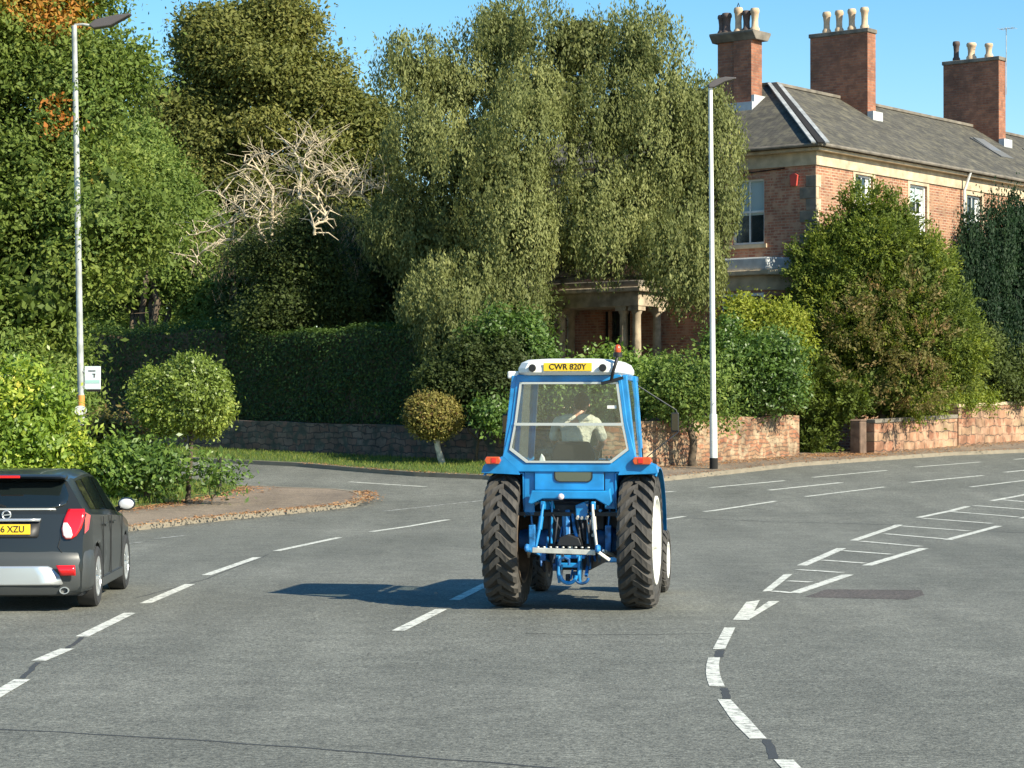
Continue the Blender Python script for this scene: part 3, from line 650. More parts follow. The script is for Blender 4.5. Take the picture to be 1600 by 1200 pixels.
# ------------------------------------------------------------------ right-hand garden walls and gate post
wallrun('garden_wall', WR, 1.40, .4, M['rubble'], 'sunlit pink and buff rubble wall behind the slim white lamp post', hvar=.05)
wallrun('garden_wall', [(11.55, 74.6), (15.2, 79.6)], 1.05, .4, M['ashlar'], 'lower sandstone block wall right of the brown gate post', cope=M['stone_dk'], copeh=.14)
wallrun('garden_wall', [(15.25, 79.7), (21, 87.5), (27, 95.5)], 1.42, .42, M['ashlar'], 'taller pale sandstone wall stretching to the right edge', cope=M['stone'], copeh=.13)
gp = empty('gate_post', (11.15, 74.2, zf(74.2)), .9); tag(gp, 'dark brown square stone gate post at the end of the sandstone wall', 'gate post')
pm_ = plain('brown_stone', (.15, .10, .07), .9, noise=.4, scale=4, bump=.5)
MB().box(-.2, .2, -.2, .2, -.1, 1.14).build('post', pm_, gp, bevel=.04)
MB().prism([(-.21, 1.143), (.21, 1.143), (.15, 1.20), (-.13, 1.21)], -.21, .21, axis='y').build('cap', pm_, gp, bevel=.02)
sl = W(382, 510, 82.5)
t_ = MB().box(-.75, .75, -.4, .4, -.09, .0); t_.box(-.6, .6, -.3, .3, -2.6, -.09)
o = t_.build('stone_plinth', M['stone'], None, bevel=.02); o.location = sl; o.rotation_euler = (0, 0, -.3); tag(o, 'pale flat stone slab showing just above the hedge', 'stone slab')

# ------------------------------------------------------------------ house
HX, HY, HZ = 10.3, 78.0, .9
house = empty('brick_house', (HX, HY, HZ), math.atan2(.79, .62)); tag(house, 'large red brick villa with hipped slate roof and tall chimney stacks', 'house')
EA, RI, WD, D2 = 10.35, 13.3, 4.3, 14.0
def facade(mb, plane, L, h, holes, rev=.16):
    """plane 'y': wall y=0 running +x (faces -y); plane 'x': wall x=0 running +y (faces -x)"""
    us = sorted({0, L} | {q for hh in holes for q in hh[:2]}); vs = sorted({0, h} | {q for hh in holes for q in hh[2:4]})
    P = (lambda u, d, v: (u, d, v)) if plane == 'y' else (lambda u, d, v: (d, u, v))
    for i in range(len(us) - 1):
        for j in range(len(vs) - 1):
            cu, cv = (us[i] + us[i + 1]) / 2, (vs[j] + vs[j + 1]) / 2
            if any(a < cu < b and c < cv < d for a, b, c, d in holes): continue
            mb.add([P(us[i], 0, vs[j]), P(us[i + 1], 0, vs[j]), P(us[i + 1], 0, vs[j + 1]), P(us[i], 0, vs[j + 1])], [(0, 1, 2, 3) if plane == 'y' else (3, 2, 1, 0)])
    for a, b, c, d in holes:
        mb.add([P(a, 0, c), P(a, rev, c), P(a, rev, d), P(a, 0, d)], [(0, 1, 2, 3)]); mb.add([P(b, 0, c), P(b, rev, c), P(b, rev, d), P(b, 0, d)], [(3, 2, 1, 0)])
        mb.add([P(a, 0, d), P(b, 0, d), P(b, rev, d), P(a, rev, d)], [(0, 1, 2, 3)]); mb.add([P(a, 0, c), P(b, 0, c), P(b, rev, c), P(a, rev, c)], [(0, 1, 2, 3)])
def sash(plane, u0, u1, v0, v1, blind=.0, curtain=False, d=.14, par=None):
    def B(mb, ua, ub, da, db, va, vb): return mb.box(ua, ub, da, db, va, vb) if plane == 'y' else mb.box(da, db, ua, ub, va, vb)
    par = par or house
    f = MB(); w_ = .07
    B(f, u0, u0 + w_, d - .06, d + .02, v0, v1); B(f, u1 - w_, u1, d - .06, d + .02, v0, v1); B(f, u0 + w_, u1 - w_, d - .06, d + .02, v1 - w_, v1); B(f, u0 + w_, u1 - w_, d - .06, d + .02, v0, v0 + w_)
    m = (v0 + v1) / 2; B(f, u0 + w_, u1 - w_, d - .05, d + .015, m - .035, m + .035); c = (u0 + u1) / 2; B(f, c - .02, c + .02, d - .04, d + .01, v0 + w_, m - .035); B(f, c - .02, c + .02, d - .04, d + .01, m + .035, v1 - w_)
    fr = f.build('window', M['white'], par)
    g = MB(); B(g, u0 + w_, u1 - w_, d + .021, d + .03, v0 + w_, v1 - w_); g.build('pane', M['winglass'], fr)
    if blind:
        k = MB(); B(k, u0 + w_ + .005, u1 - w_ - .005, d + .012, d + .018, v1 - w_ - (v1 - v0) * blind, v1 - w_); k.build('blind', M['blind'], fr)
    if curtain:
        k = MB(); B(k, u0 + w_, u0 + .32, d + .012, d + .018, v0 + w_, v1 - w_); B(k, u1 - .28, u1 - w_, d + .012, d + .018, v0 + w_, v1 - w_); k.build('curtain', M['white'], fr)
    if plane == 'y':
        q = MB(); B(q, u0 - .15, u0 - .002, -.022, -.003, v0 - .002, v1 + .15); B(q, u1 + .002, u1 + .15, -.022, -.003, v0 - .002, v1 + .15); B(q, u0 - .002, u1 + .002, -.022, -.003, v1 + .002, v1 + .15); q.build('surround', M['stone'], fr)
    s = MB(); B(s, u0 - .12, u1 + .12, -.08, d - .065, v0 - .14, v0 - .003); s.build('sill', M['stone'], fr)
ZO = HZ
RW = [(2.65, 3.9, 7.6, 9.64), (6.6, 7.9, 7.5, 9.6), (11.05, 12.3, 7.6, 9.55), (15.5, 16.5, 7.75, 9.5), (20, 21, 7.75, 9.5), (2.78, 3.78, 3.6, 5.9), (6.75, 7.75, 3.6, 5.9), (11.2, 12.2, 3.6, 5.9)]
mb = MB(); facade(mb, 'y', 44, EA, RW); mb.build('wall', M['brick_lit'], house)
for k, q in enumerate(RW): sash('y', *q, curtain=True, blind=(.25 if k == 1 else 0))
LW = [(2.05, 3.35, 7.15, 9.4), (9.6, 10.9, 7.15, 9.4), (6.1, 7.1, 7.15, 9.4), (12.0, 13.0, 3.2, 5.6)]
DOOR = (7.7, 8.9, 1.55, 5.0)
mb = MB(); facade(mb, 'x', D2, EA, LW + [DOOR]); o = mb.build('wall', M['brick_lightened'], house); o['label'] = 'shaded brick front wall, colour lightened for grazing sun'
sash('x', *LW[0], blind=.52); [sash('x', *q, blind=.3) for q in LW[1:]]
mb = MB(); mb.box(.15, .2, DOOR[0], DOOR[1], DOOR[2], DOOR[3] - .9); dr = mb.build('door', M['door'], house)
MB().box(.13, .149, DOOR[0] + .45, DOOR[0] + .5, 2.6, 2.7).build('handle', M['lead'], dr)
MB().box(.16, .2, DOOR[0], DOOR[1], DOOR[3] - .897, DOOR[3]).build('fanlight', M['winglass'], house)
mb = MB(); mb.box(.05, 44, 8.6, 8.7, 0, EA); mb.box(.05, 8.6, D2 - .1, D2, 0, EA); mb.box(8.5, 8.6, 8.7, D2, 0, EA); mb.box(43.9, 44, .01, 8.6, 0, EA); mb.build('rear_wall', M['brick_lightened'], house)
# stone frieze, cornice, gutter
fz = MB(); fz.box(-.06, 44, -.06, -.002, EA - .62, EA - .16); fz.box(-.06, -.002, -.002, D2, EA - .62, EA - .16); fz.build('frieze', M['stone'], house)
cn = MB(); cn.box(-.30, 44, -.30, -.002, EA - .158, EA - .04); cn.box(-.30, -.002, -.002, D2 + .2, EA - .158, EA - .04); cn.build('cornice', M['stone'], house, bevel=.02)
gt = MB(); gt.tube([(-.4, -.42, EA + .02), (44, -.42, EA + .02)], .065, 8); gt.tube([(-.42, -.4, EA + .02), (-.42, D2, EA + .02)], .065, 8); gt.build('gutter', M['stone_dk'], house, smooth=40)
dp = MB(); dp.tube([(10.6, -.40, EA - .02), (10.6, -.14, EA - .7), (10.6, -.12, 0)], .055, 8); dp.build('downpipe', M['white'], house, smooth=40)
MB().tube([(.4 - .45, 4.6, EA - .66), (-.08, 3.9, EA - 1.0), (-.05, 3.5, EA - .78), (-.05, 1.2, EA - .66)], .02, 6).build('cable', M['dark'], house)
# quoins on the corner, laid alternately long and short
qn = MB()
for k in range(24):
    z = .2 + k * .40
    if z + .38 > EA - .64: break
    a = .62 if k % 2 else .38; qn.box(-.03, -.002, -.02, a, z, z + .385)
qn.build('quoin', M['stone_dk'], house, bevel=.01)
qn = MB()
for k in range(24):
    z = .2 + k * .40
    if z + .38 > EA - .64: break
    qn.box(-.02, .16 if k % 2 else .3, -.03, -.021, z, z + .385)
qn.build('quoin', M['stone'], house)
bx = MB(); bx.prism([(.70, 9.05), (.92, 9.05), (.97, 9.42), (.81, 9.5), (.65, 9.42)], -.12, -.035, axis='x'); o = bx.build('alarm_box', M['redbox'], house, bevel=.01)
# plinth and string course
MB().box(-.05, -.003, 0, 7.0, 6.28, 6.42).build('string_course', M['stone_dk'], house)
# canted bay on the left facade
bay = [(-.003, .95), (-.85, 1.45), (-.85, 3.25), (-.003, 3.75)]
def baybox(name, z0, z1, g, mat, par, bevel=0):
    p = [(-.0025 if i in (0, 3) else x - g, y + (-g if i < 2 else g)) for i, (x, y) in enumerate(bay)]
    return MB().prism(p, z0, z1, axis='z').build(name, mat, par, bevel=bevel)
by = baybox('bay', 0, 5.5, 0, M['brick_lightened'], house); baybox('bay_frieze', 5.503, 6.0, .03, M['stone'], by); baybox('bay_cornice', 6.003, 6.18, .2, M['stone'], by, .03); baybox('bay_roof', 6.183, 6.62, .06, M['lead'], by, .05)
bw = MB(); 
for (y0, y1) in ((1.6, 2.3), (2.4, 3.1)): bw.box(-.87, -.853, y0, y1, 3.0, 5.3)
bw.build('bay_glass', M['winglass'], by)
bf = MB()
for y in (1.52, 2.31, 3.11): bf.box(-.9, -.872, y, y + .08, 2.9, 5.4)
bf.box(-.9, -.872, 1.6, 3.11, 5.3, 5.4); bf.box(-.9, -.872, 1.6, 3.11, 4.2, 4.27); bf.build('bay_sash', M['white'], by)
for s_, (xa, ya), (xb, yb) in ((1, bay[0], bay[1]), (-1, bay[2], bay[3])):
    a = Vector((xa, ya, 0)).lerp(Vector((xb, yb, 0)), .2); c = Vector((xa, ya, 0)).lerp(Vector((xb, yb, 0)), .8); n = Vector((-(.5), -.85 * s_, 0)).normalized() * .01
    k = MB(); k.add([a + n + Vector((0, 0, 3)), c + n + Vector((0, 0, 3)), c + n + Vector((0, 0, 5.3)), a + n + Vector((0, 0, 5.3))], [(0, 1, 2, 3)]); k.build('bay_glass', M['winglass'], by)
# roof
k_ = (RI - EA) / (WD + .45); E = -.45
roof = MB()
roof.add([(E, E, EA), (44.5, E, EA), (44.5, WD, RI), (WD, WD, RI)], [(0, 1, 2, 3)])
roof.add([(E, E, EA), (WD, WD, RI), (WD, D2 - WD, RI), (E, D2 - E, EA)], [(0, 1, 2, 3)])
roof.add([(E, D2 - E, EA), (WD, D2 - WD, RI), (8.6 - E, D2 - E, EA)], [(0, 1, 2)])
roof.add([(WD, WD, RI), (44.5, WD, RI), (44.5, 8.6 - E, EA), (8.6 - E, 8.6 - E, EA)], [(0, 1, 2, 3)])
roof.add([(WD, WD, RI), (8.6 - E, 8.6 - E, EA), (8.6 - E, D2 - E, EA), (WD, D2 - WD, RI)], [(0, 1, 2, 3)])
roof.add([(44.5, E, EA), (44.5, 8.6 - E, EA), (44.5, WD, RI)], [(0, 1, 2)])
ro = roof.build('roof', M['slate'], house)
so = ro.modifiers.new('solid', 'SOLIDIFY'); so.thickness = .06; so.offset = 0
def onroof(x, y, up=0):
    if y <= x or x > WD: return (x, y, EA + (y - E) * k_ + up)
    return (x, y, EA + (x - E) * k_ + up)
rd = MB(); rd.bar((WD, WD, RI + .05), (44.5, WD, RI + .05), .26, .12); rd.bar((WD, WD + .14, RI + .05), (WD, D2 - WD, RI + .05), .26, .12); rd.build('ridge_tiles', M['stone_dk'], ro, bevel=.02)
hp_ = MB()
for o_ in (-.24, .24): hp_.bar((E + o_ * .7, E - o_ * .7, EA + .06 + k_ * .0), (WD + o_ * .5, WD - o_ * .5, RI + .06), .15, .05)
hp_.build('hip_flashing', plain('dull_lead', (.30, .315, .315), .7, noise=.3, scale=3), ro)
MB().bar((E, E, EA + .05), (WD, WD, RI + .07), .2, .06).build('hip_roll', M['dark'], ro)
for x in (17.6, 22.4, ):
    p0 = onroof(x, 1.5, .04); p1 = onroof(x, 2.9, .04)
    sk = MB(); sk.bar(p0, p1, 1.15, .08); sk = sk.build('rooflight', plain('roof_light_frame', (.13, .13, .125), .7), ro); MB().bar(Vector(p0) + Vector((0, .1, .06)), Vector(p1) + Vector((0, -.1, .03)), .95, .03).build('pane', plain('dusty_roof_glass', (.17, .18, .18), .35), sk)
# chimneys
def pots(par, lst, top):
    for (x, y, h, r, mt) in lst:
        prof = [(r * 1.15, 0), (r * 1.15, .12), (r * .82, .2), (r * .78, h * .5), (r * .95, h * .78), (r * 1.12, h * .82), (r * 1.12, h * .93), (r * .95, h), (r * .7, h), (r * .7, h * .8)]
        MB().lathe([(a, top + z) for a, z in prof], 14, Matrix.Translation((x, y, 0))).build('chimney_pot', M[mt], par, smooth=50)
def stack(x0, x1, y0, y1, zb, zt, name='chimney'):
    c = MB(); c.box(x0, x1, y0, y1, zb, zt); o = c.build(name, M['chim'], house)
    MB().box(x0 - .05, x1 + .05, y0 - .05, y1 + .05, zt + .003, zt + .16).build('chimney_cap', M['stone_dk'], o, bevel=.02)
    f = MB(); f.box(x0 - .02, x1 + .10, y0 - .25, y0 - .003, zb, EA + (y0 - E) * k_ + .22); f.build('flashing', M['lead'], o); return o
def sx(px, off=4.3):                 # x along the ridge for a picture column
    a = (px - 800) / F; return (a * (HY + .62 * off) - (HX - .79 * off)) / (.62 - a * .79)
# middle stack
xm = sx(1357, 3.0); c1 = stack(xm, xm + .62, 3.0, 5.5, 11.5, 15.72); pots(c1, [(xm + .31, 3.3 + .55 * k, .84, .15, 'pot') for k in range(4)], 15.88)
xr = sx(1563, 3.0); c2 = stack(xr, xr + .62, 3.0, 5.55, 11.5, 16.0)
pots(c2, [(xr + .31, 3.6, .62, .16, 'pot'), (xr + .31, 4.4, .72, .19, 'pot')], 16.16); pots(c2, [(xr + .31, 5.1, .85, .14, 'pot_dk')], 16.16)
an = MB(); an.tube([(xr + .5, 2.9, 14.6), (xr + .5, 2.9, 17.4)], .018, 6); an.tube([(xr + .5, 2.5, 17.35), (xr + .5, 3.2, 17.35)], .012, 5)
for k in range(5): an.tube([(xr + .2, 2.55 + k * .15, 17.35), (xr + .8, 2.55 + k * .15, 17.35)], .008, 4)
an.build('aerial', M['galv'], c2)
# far stack past the frame edge is left out; front clustered stack
fx0, fy0 = 2.6, 4.2
c = MB(); c.box(fx0, fx0 + .72, fy0, fy0 + .75, 11.0, 14.75); c.box(fx0 + .1, fx0 + .82, fy0 + .8, fy0 + 1.5, 11.0, 14.75); c.box(fx0 + .3, fx0 + .6, fy0 + .3, fy0 + 1.2, 11.0, 14.75)
c3 = c.build('chimney', M['chim'], house)
MB().prism([(fx0 - .0, 14.753), (fx0 + .82, 14.753), (fx0 + 1.02, 15.0), (fx0 + 1.02, 15.08), (fx0 - .2, 15.08), (fx0 - .2, 15.0)], fy0 - .2, fy0 + 1.68, axis='y').build('chimney_cap', M['stone_dk'], c3, bevel=.02)
f = MB(); f.box(fx0 - .15, fx0 - .003, fy0 - .12, fy0 + 1.75, 11.4, EA + (fx0 - E) * k_ + .25); f.box(fx0, fx0 + .8, fy0 - .12, fy0 - .003, 11.4, EA + (fx0 + .5 - E) * k_ + .2); f.build('flashing', M['lead'], c3)
pots(c3, [(fx0 + .4, fy0 + .1, .85, .15, 'pot'), (fx0 + .4, fy0 + .45, .8, .15, 'pot_dk'), (fx0 + .4, fy0 + .8, .95, .15, 'pot'), (fx0 + .4, fy0 + 1.3, .8, .17, 'pot_dk'), (fx0 + .4, fy0 + 1.5, .75, .15, 'pot_dk')], 15.08)
cw = MB(); cw.tube([(fx0 + .4, fy0 + .65, 15.8), (fx0 + .4, fy0 + .8, 16.2), (fx0 + .4, fy0 + .95, 15.8)], .02, 5); cw.build('cowl', M['dark'], c3)
# portico
po = MB(); T0, T1, PX = 6.0, 10.3, -1.9
po.box(PX, -.065, T0, T1, 5.05, 5.55); en = po.build('portico', M['stone_w'], house, bevel=.02)
MB().box(PX - .18, -.065, T0 - .18, T1 + .18, 5.553, 5.72).build('portico_cornice', M['stone_w'], en, bevel=.03)
MB().box(PX - .05, -.065, T0 - .05, T1 + .05, 5.723, 5.95).build('portico_roof', M['stone_dk'], en, bevel=.03)
for (yy, xx) in ((T1 - .25, PX + .25), (T1 - .75, PX + .25), (T0 + .25, PX + .25), (T0 + .8, PX + .25), (T1 - .25, -.4), (T0 + .25, -.4)):
    cl = MB(); T = Matrix.Translation((xx, yy, 0)); cl.lathe([(.21, 1.62), (.21, 1.72), (.17, 1.8), (.165, 2.6), (.145, 4.75), (.19, 4.85), (.2, 4.9)], 16, T); cl.box(xx - .22, xx + .22, yy - .22, yy + .22, 4.9, 5.047); cl.box(xx - .24, xx + .24, yy - .24, yy + .24, 1.5, 1.62)
    cl.build('column', M['stone_w'], en, smooth=45)
MB().box(PX - .3, -.06, T0 - .2, T1 + .2, -.2, 1.497).build('step', M['stone_dk'], en)

# ------------------------------------------------------------------ shrubs
def shrub(name, label, cat, footpx, Y, bl, leaf, n, size, r0=.06, **kw):
    kw.setdefault('core', .58); kw.setdefault('fill', .3); kw.setdefault('sig', .16); kw.setdefault('lobe_r', .38); kw.setdefault('lobes', 4); kw.setdefault('bark', 'bark')
    return tree(name, label, cat, footpx, Y, PB(bl, Y), r0, leaf, n, size, trunk='stem', fork=.3, leafy=.4, zmin=zf(Y) + .05, **kw)
# left corner bed
shrub('laurel_bush', 'bright yellow green laurel bush behind the dark car', 'bush', 30, 50, [(30, 650, 80, 78), (-50, 660, 80, 85), (85, 700, 48, 60, .5), (20, 730, 90, 60)], 'laurel', 26000, .13, per=18, core=.45)
def lollipop(name, label, footpx, Y, bl, leaf, n, size, bark, r0, lean, **kw):
    fx = (footpx - 800) * Y / F; root = empty(name, (fx, Y, zf(Y) + .12)); tag(root, label, 'tree')
    B_ = PB(bl, Y); c = Vector(B_[0][:3]) - root.location; m_ = MB()
    m_.tube([(0, 0, -.05), Vector((lean, 0, 0)) + c * .35, c * .75 + Vector((0, 0, 0)), c], [r0 * 1.25, r0, r0 * .9, r0 * .5], 9)
    for k in range(9):
        d = Vector(unit(1)[0]); d.z = abs(d.z) * .6; m_.tube([c * .62, c + Vector((d.x * B_[0][3], d.y * B_[0][4], (d.z - .2) * B_[0][5])) * .7], [r0 * .4, r0 * .15], 5)
    m_.build('trunk', M[bark], root, smooth=50); crown('crown', B_, n, size, LM[leaf], root, **kw); return root
lollipop('clipped_laurel_tree', 'clipped round-headed green tree at the corner of the left pavement', 293, 51, [(302, 614, 56, 54), (240, 614, 34, 36), (268, 640, 50, 36), (322, 640, 38, 38, .2)], 'topiary', 30000, .08, 'bark', .05, .02, core=.84, sig=.08, per=14, lump=.10, lobes=0, fill=.05)
lollipop('clipped_ball_tree', 'small bronze and yellow ball-clipped tree with a pale trunk on the grass verge', 692, 67.5, [(676, 650, 41, 35), (665, 648, 32, 30), (688, 652, 32, 32)], 'lolly', 12000, .08, 'palebark', .085, -.05, core=.86, sig=.07, per=12, lump=.09, lobes=0, fill=.05)
shrub('shrub', 'low glossy green shrub under the clipped round-headed tree', 'bush', 240, 50.5, [(210, 722, 50, 38), (256, 735, 28, 34), (175, 735, 38, 38)], 'laurel2', 7000, .12, per=16, core=.7)
shrub('shrub', 'loose bronze-tipped shrub just right of the left lamp post', 'bush', 165, 52.5, [(170, 680, 38, 42), (200, 690, 35, 35), (140, 720, 35, 50)], 'brown', 6000, .10, per=16, core=.65)
shrub('shrub', 'small leafy sapling tuft beside the short dark post', 'bush', 330, 50.4, [(322, 738, 16, 26), (345, 745, 14, 20)], 'laurel2', 900, .11, per=10, core=0, r0=.02)
shrub('shrub', 'mid green shrub filling the gap under the tall left tree', 'bush', 90, 57, [(60, 600, 60, 50), (120, 650, 45, 60), (20, 560, 60, 50), (100, 700, 70, 50)], 'green', 12000, .12)
sp = MB(); sp.tube([(0, 0, 0), (0, 0, .78)], .05, 8); sp.tube([(0, 0, .783), (0, 0, .81)], .06, 8)
gx = G(343, 777); o = sp.build('marker_post', M['dark'], None, smooth=50); o.location = (gx[0], gx[1], zf(gx[1]) + .13); tag(o, 'short dark wooden marker post at the tip of the planting bed', 'post')
# behind the tractor and along the right wall
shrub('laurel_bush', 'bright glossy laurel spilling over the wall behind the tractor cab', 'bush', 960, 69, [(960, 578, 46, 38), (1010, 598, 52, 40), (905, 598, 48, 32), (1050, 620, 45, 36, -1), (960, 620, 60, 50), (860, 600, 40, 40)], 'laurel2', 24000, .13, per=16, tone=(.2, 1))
sm = tree('small_tree', 'small tree with dark trunk growing in front of the sunlit rubble wall', 'tree', 1085, 66.6, PB([(1060, 610, 45, 30), (1085, 590, 40, 35), (1030, 600, 30, 30), (1095, 630, 24, 20)], 66.6), .13, 'green', 9000, .11, fork=.75, core=.6, sig=.18)
shrub('shrub', 'dark-toned shrub added as shade in the wall corner left of the tractor cab', 'bush', 740, 68.6, [(735, 600, 45, 45), (780, 610, 40, 45, -.5), (700, 590, 40, 30), (745, 560, 45, 34), (800, 570, 45, 45), (800, 640, 40, 34, -.8)], 'dim', 26000, .11, tone=(0, .6))  # added shrub, its low leaf tones paint the deep shade here
shrub('shrub', 'fresh green leafy shrub under the birch, behind the left of the cab', 'bush', 800, 69, [(775, 520, 40, 34), (820, 535, 40, 40), (850, 575, 30, 30, -.4), (770, 645, 16, 22, -2.4)], 'laurel2', 13000, .12, tone=(0, .8))
shrub('shrub', 'dark broad shrub hanging over the rubble wall right of the white lamp post', 'bush', 1180, 71.5, [(1165, 570, 60, 60), (1200, 600, 55, 50), (1150, 620, 50, 34), (1225, 560, 34, 60), (1130, 560, 34, 60)], 'laurel2', 26000, .12, tone=(0, .7))
shrub('shrub', 'yellowing leafy shrub above the rubble wall, below the bay window', 'bush', 1200, 73, [(1210, 505, 42, 44), (1230, 540, 30, 60), (1150, 500, 36, 40), (1170, 530, 45, 50)], 'yellow', 20000, .12)
cy = [(1340, 470, 70, 110), (1370, 400, 75, 85), (1345, 350, 32, 42), (1300, 440, 55, 60), (1420, 440, 70, 85), (1375, 520, 110, 90), (1290, 520, 50, 80), (1460, 520, 50, 90), (1380, 600, 100, 55), (1270, 600, 40, 50), (1400, 360, 35, 40), (1310, 390, 35, 45), (1500, 560, 24, 50), (1265, 420, 24, 38)]
root = tree('cypress', 'big bushy green conifer with a browned middle in front of the house corner', 'tree', 1385, 76.8, [(*q[:4], min(q[4], 1.5), q[5]) for q in PB(cy, 76.8)], .16, 'cypress', 140000, .10, style='spray', sig=.2, core=.8, lobe_r=.45, lobe_z=1.3, trunk='trunk', fork=.3)
crown('browned_foliage', PB([(1395, 460, 55, 40, -1.5, .5), (1340, 505, 34, 24, -1.6, .5), (1440, 540, 40, 35, -1.5, .5), (1350, 570, 36, 22, -1.7, .5), (1430, 600, 40, 20, -1.6, .5)], 76.8), 8500, .10, LM['brown'], root, style='spray', sig=.2)
shrub('shrub', 'sprawling dark shrub filling the gateway beside the gate post', 'bush', 1290, 75, [(1290, 640, 45, 40), (1270, 690, 34, 30), (1320, 620, 40, 34), (1255, 600, 30, 60)], 'cypress', 14000, .11, style='spray', tone=(0, .6))
iy = [(1560, 380, 24, 90), (1590, 360, 26, 90), (1530, 410, 26, 80), (1515, 370, 15, 60), (1620, 380, 40, 100), (1575, 450, 50, 90), (1540, 470, 40, 60), (1640, 450, 50, 110), (1505, 420, 14, 60), (1560, 520, 60, 70), (1620, 540, 50, 90), (1520, 500, 30, 60)]
iy = [(q[0], q[1] + 32, q[2] * 1.05, q[3], (q[0] - 1540) * .03, min(1.2, q[2] * .027)) for q in iy + [(1512, 425, 16, 60), (1545, 520, 50, 50)]]
tree('irish_yew', 'very dark upright columnar yew at the right edge', 'tree', 1570, 84.2, PB(iy, 84.2), .14, 'yew', 120000, .10, style='spire', sig=.2, core=.74, fill=.3, trunk='trunk', fork=.15, lump=.12, lobe_r=.32, lobe_z=2.6, lobes=2.6)
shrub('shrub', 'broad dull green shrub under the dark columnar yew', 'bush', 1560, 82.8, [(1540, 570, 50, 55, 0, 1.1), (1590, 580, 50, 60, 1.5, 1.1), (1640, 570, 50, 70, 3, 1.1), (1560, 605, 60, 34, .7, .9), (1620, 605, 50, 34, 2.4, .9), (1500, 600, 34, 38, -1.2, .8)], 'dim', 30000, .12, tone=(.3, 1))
shrub('ivy', 'low ivy trailing along the top of the sandstone wall', 'ivy', 1450, 78.6, [(1430, 635, 45, 12, 0, .4), (1500, 628, 40, 10, 1.6, .4), (1390, 635, 20, 10, -.8, .3), (1540, 625, 25, 9, 3, .4)], 'yellow', 8000, .09, tone=(0, .6), r0=.02)

# ------------------------------------------------------------------ fallen leaves and grass (stuff)
def scatter(name, label, pts_fn, n, size, mat, upright=False, cat='leaves', dz=.12):
    c = []
    for _ in range(n):
        x, y = pts_fn(); c.append((x, y, zf(y) + dz + random.uniform(0, .015)))
    c = np.array(c); 
    if upright:
        t = np.stack([rng.normal(size=n) * .35, rng.normal(size=n) * .35, np.ones(n)], 1); b_ = unit(n); b_[:, 2] = 0; s = size * rng.uniform(.5, 1.5, n)
        c[:, 2] += s * .4; o = quadmesh(name, c, t * (s / 2)[:, None], b_ * (s * .07)[:, None], rng.random(n), mat, None)
    else:
        t = unit(n); t[:, 2] *= .3; b_ = np.cross(np.array([0, 0, 1.]) + unit(n) * .3, t); s = size * rng.uniform(.5, 1.4, n)
        o = quadmesh(name, c, t * (s / 2)[:, None], b_ * (s * .35)[:, None], rng.random(n), mat, None)
    return tag(o, label, cat, kind='stuff')
def along(pl, spread, bias=0):
    def f():
        i = random.randrange(len(pl) - 1); a, b_ = pl[i], pl[i + 1]; t = random.random(); g = random.gauss(bias, spread); d = (Vector(b_) - Vector(a)).normalized()
        return a[0] + (b_[0] - a[0]) * t - d.y * g, a[1] + (b_[1] - a[1]) * t + d.x * g
    return f
scatter('fallen_leaves', 'orange fallen leaves along the edge of the left planting bed', along(bed[2:9], .45, -.35), 8500, .09, M['litter'], dz=.125)
scatter('fallen_leaves', 'orange fallen leaves gathered along the left kerb', along(kl[5:13], .16, .2), 1900, .08, M['litter'], dz=.125)
scatter('fallen_leaves', 'brown fallen leaves strewn on the right pavement below the walls', along([(3.2, 65.2), (9.2, 72.6), (11.5, 74.2), (19, 84.6), (23, 90)], .55, -.25), 6500, .08, M['litter'], dz=.115)
scatter('fallen_leaves', 'thin line of fallen leaves along the kerb behind the tractor', along(kr[2:15], .18, -.05), 2400, .07, M['litter'], dz=.125)
def inpoly(pl):
    xs = [p[0] for p in pl]; ys = [p[1] for p in pl]
    def ok(x, y):
        c = False; j = len(pl) - 1
        for i in range(len(pl)):
            if (pl[i][1] > y) != (pl[j][1] > y) and x < (pl[j][0] - pl[i][0]) * (y - pl[i][1]) / (pl[j][1] - pl[i][1]) + pl[i][0]: c = not c
            j = i
        return c
    def f():
        while True:
            x, y = random.uniform(max(min(xs), -13), max(xs)), random.uniform(min(ys), min(max(ys), 80))
            if ok(x, y): return x, y
    return f
scatter('grass', 'short grass on the verge below the shaded wall', inpoly(kr[9:] + [(-40, 103), (-9.4, 77.0), (1.9, 67.0)]), 26000, .09, M['blade'], True, 'grass', .11)
scatter('grass', 'rough grass edging the left planting bed', inpoly(bed), 16000, .14, M['blade'], True, 'grass', .14)

# ------------------------------------------------------------------ lamp posts
lx, lyy = (129.5 - 800) * 53 / F, 53.0
lp1 = empty('street_lamp', (lx, lyy, zf(53) + .1)); tag(lp1, 'grey galvanised street lamp post with a bus stop sign on it', 'street lamp')
topz = W(116, 40, 53).z - zf(53) - .1; lean = W(116, 40, 53).x - lx
MB().tube([(0, 0, 0), (lean * .12, 0, 1.6)], .115, 16).build('base', M['galv'], lp1, smooth=40)
MB().tube([(lean * .12, 0, 1.55), (lean, 0, topz)], [.078, .06], 16).build('pole', M['galv'], lp1, smooth=40)
hd = MB(); hx = lean + .05
hd.prism([(.35, .0), (.45, -.08), (.85, -.02), (1.28, .22), (1.32, .27), (1.0, .24), (.5, .13)], -.13, .13, Matrix.Translation((lean, 0, topz)), axis='y'); hd = hd.build('lamp_head', M['lamphead'], lp1, bevel=.03)
MB().tube([(lean, 0, topz - .15), (lean + .02, 0, topz + .02), (lean + .2, 0, topz + .03), (lean + .4, 0, topz + .0)], .03, 8).build('bracket', M['galv'], lp1, smooth=50)
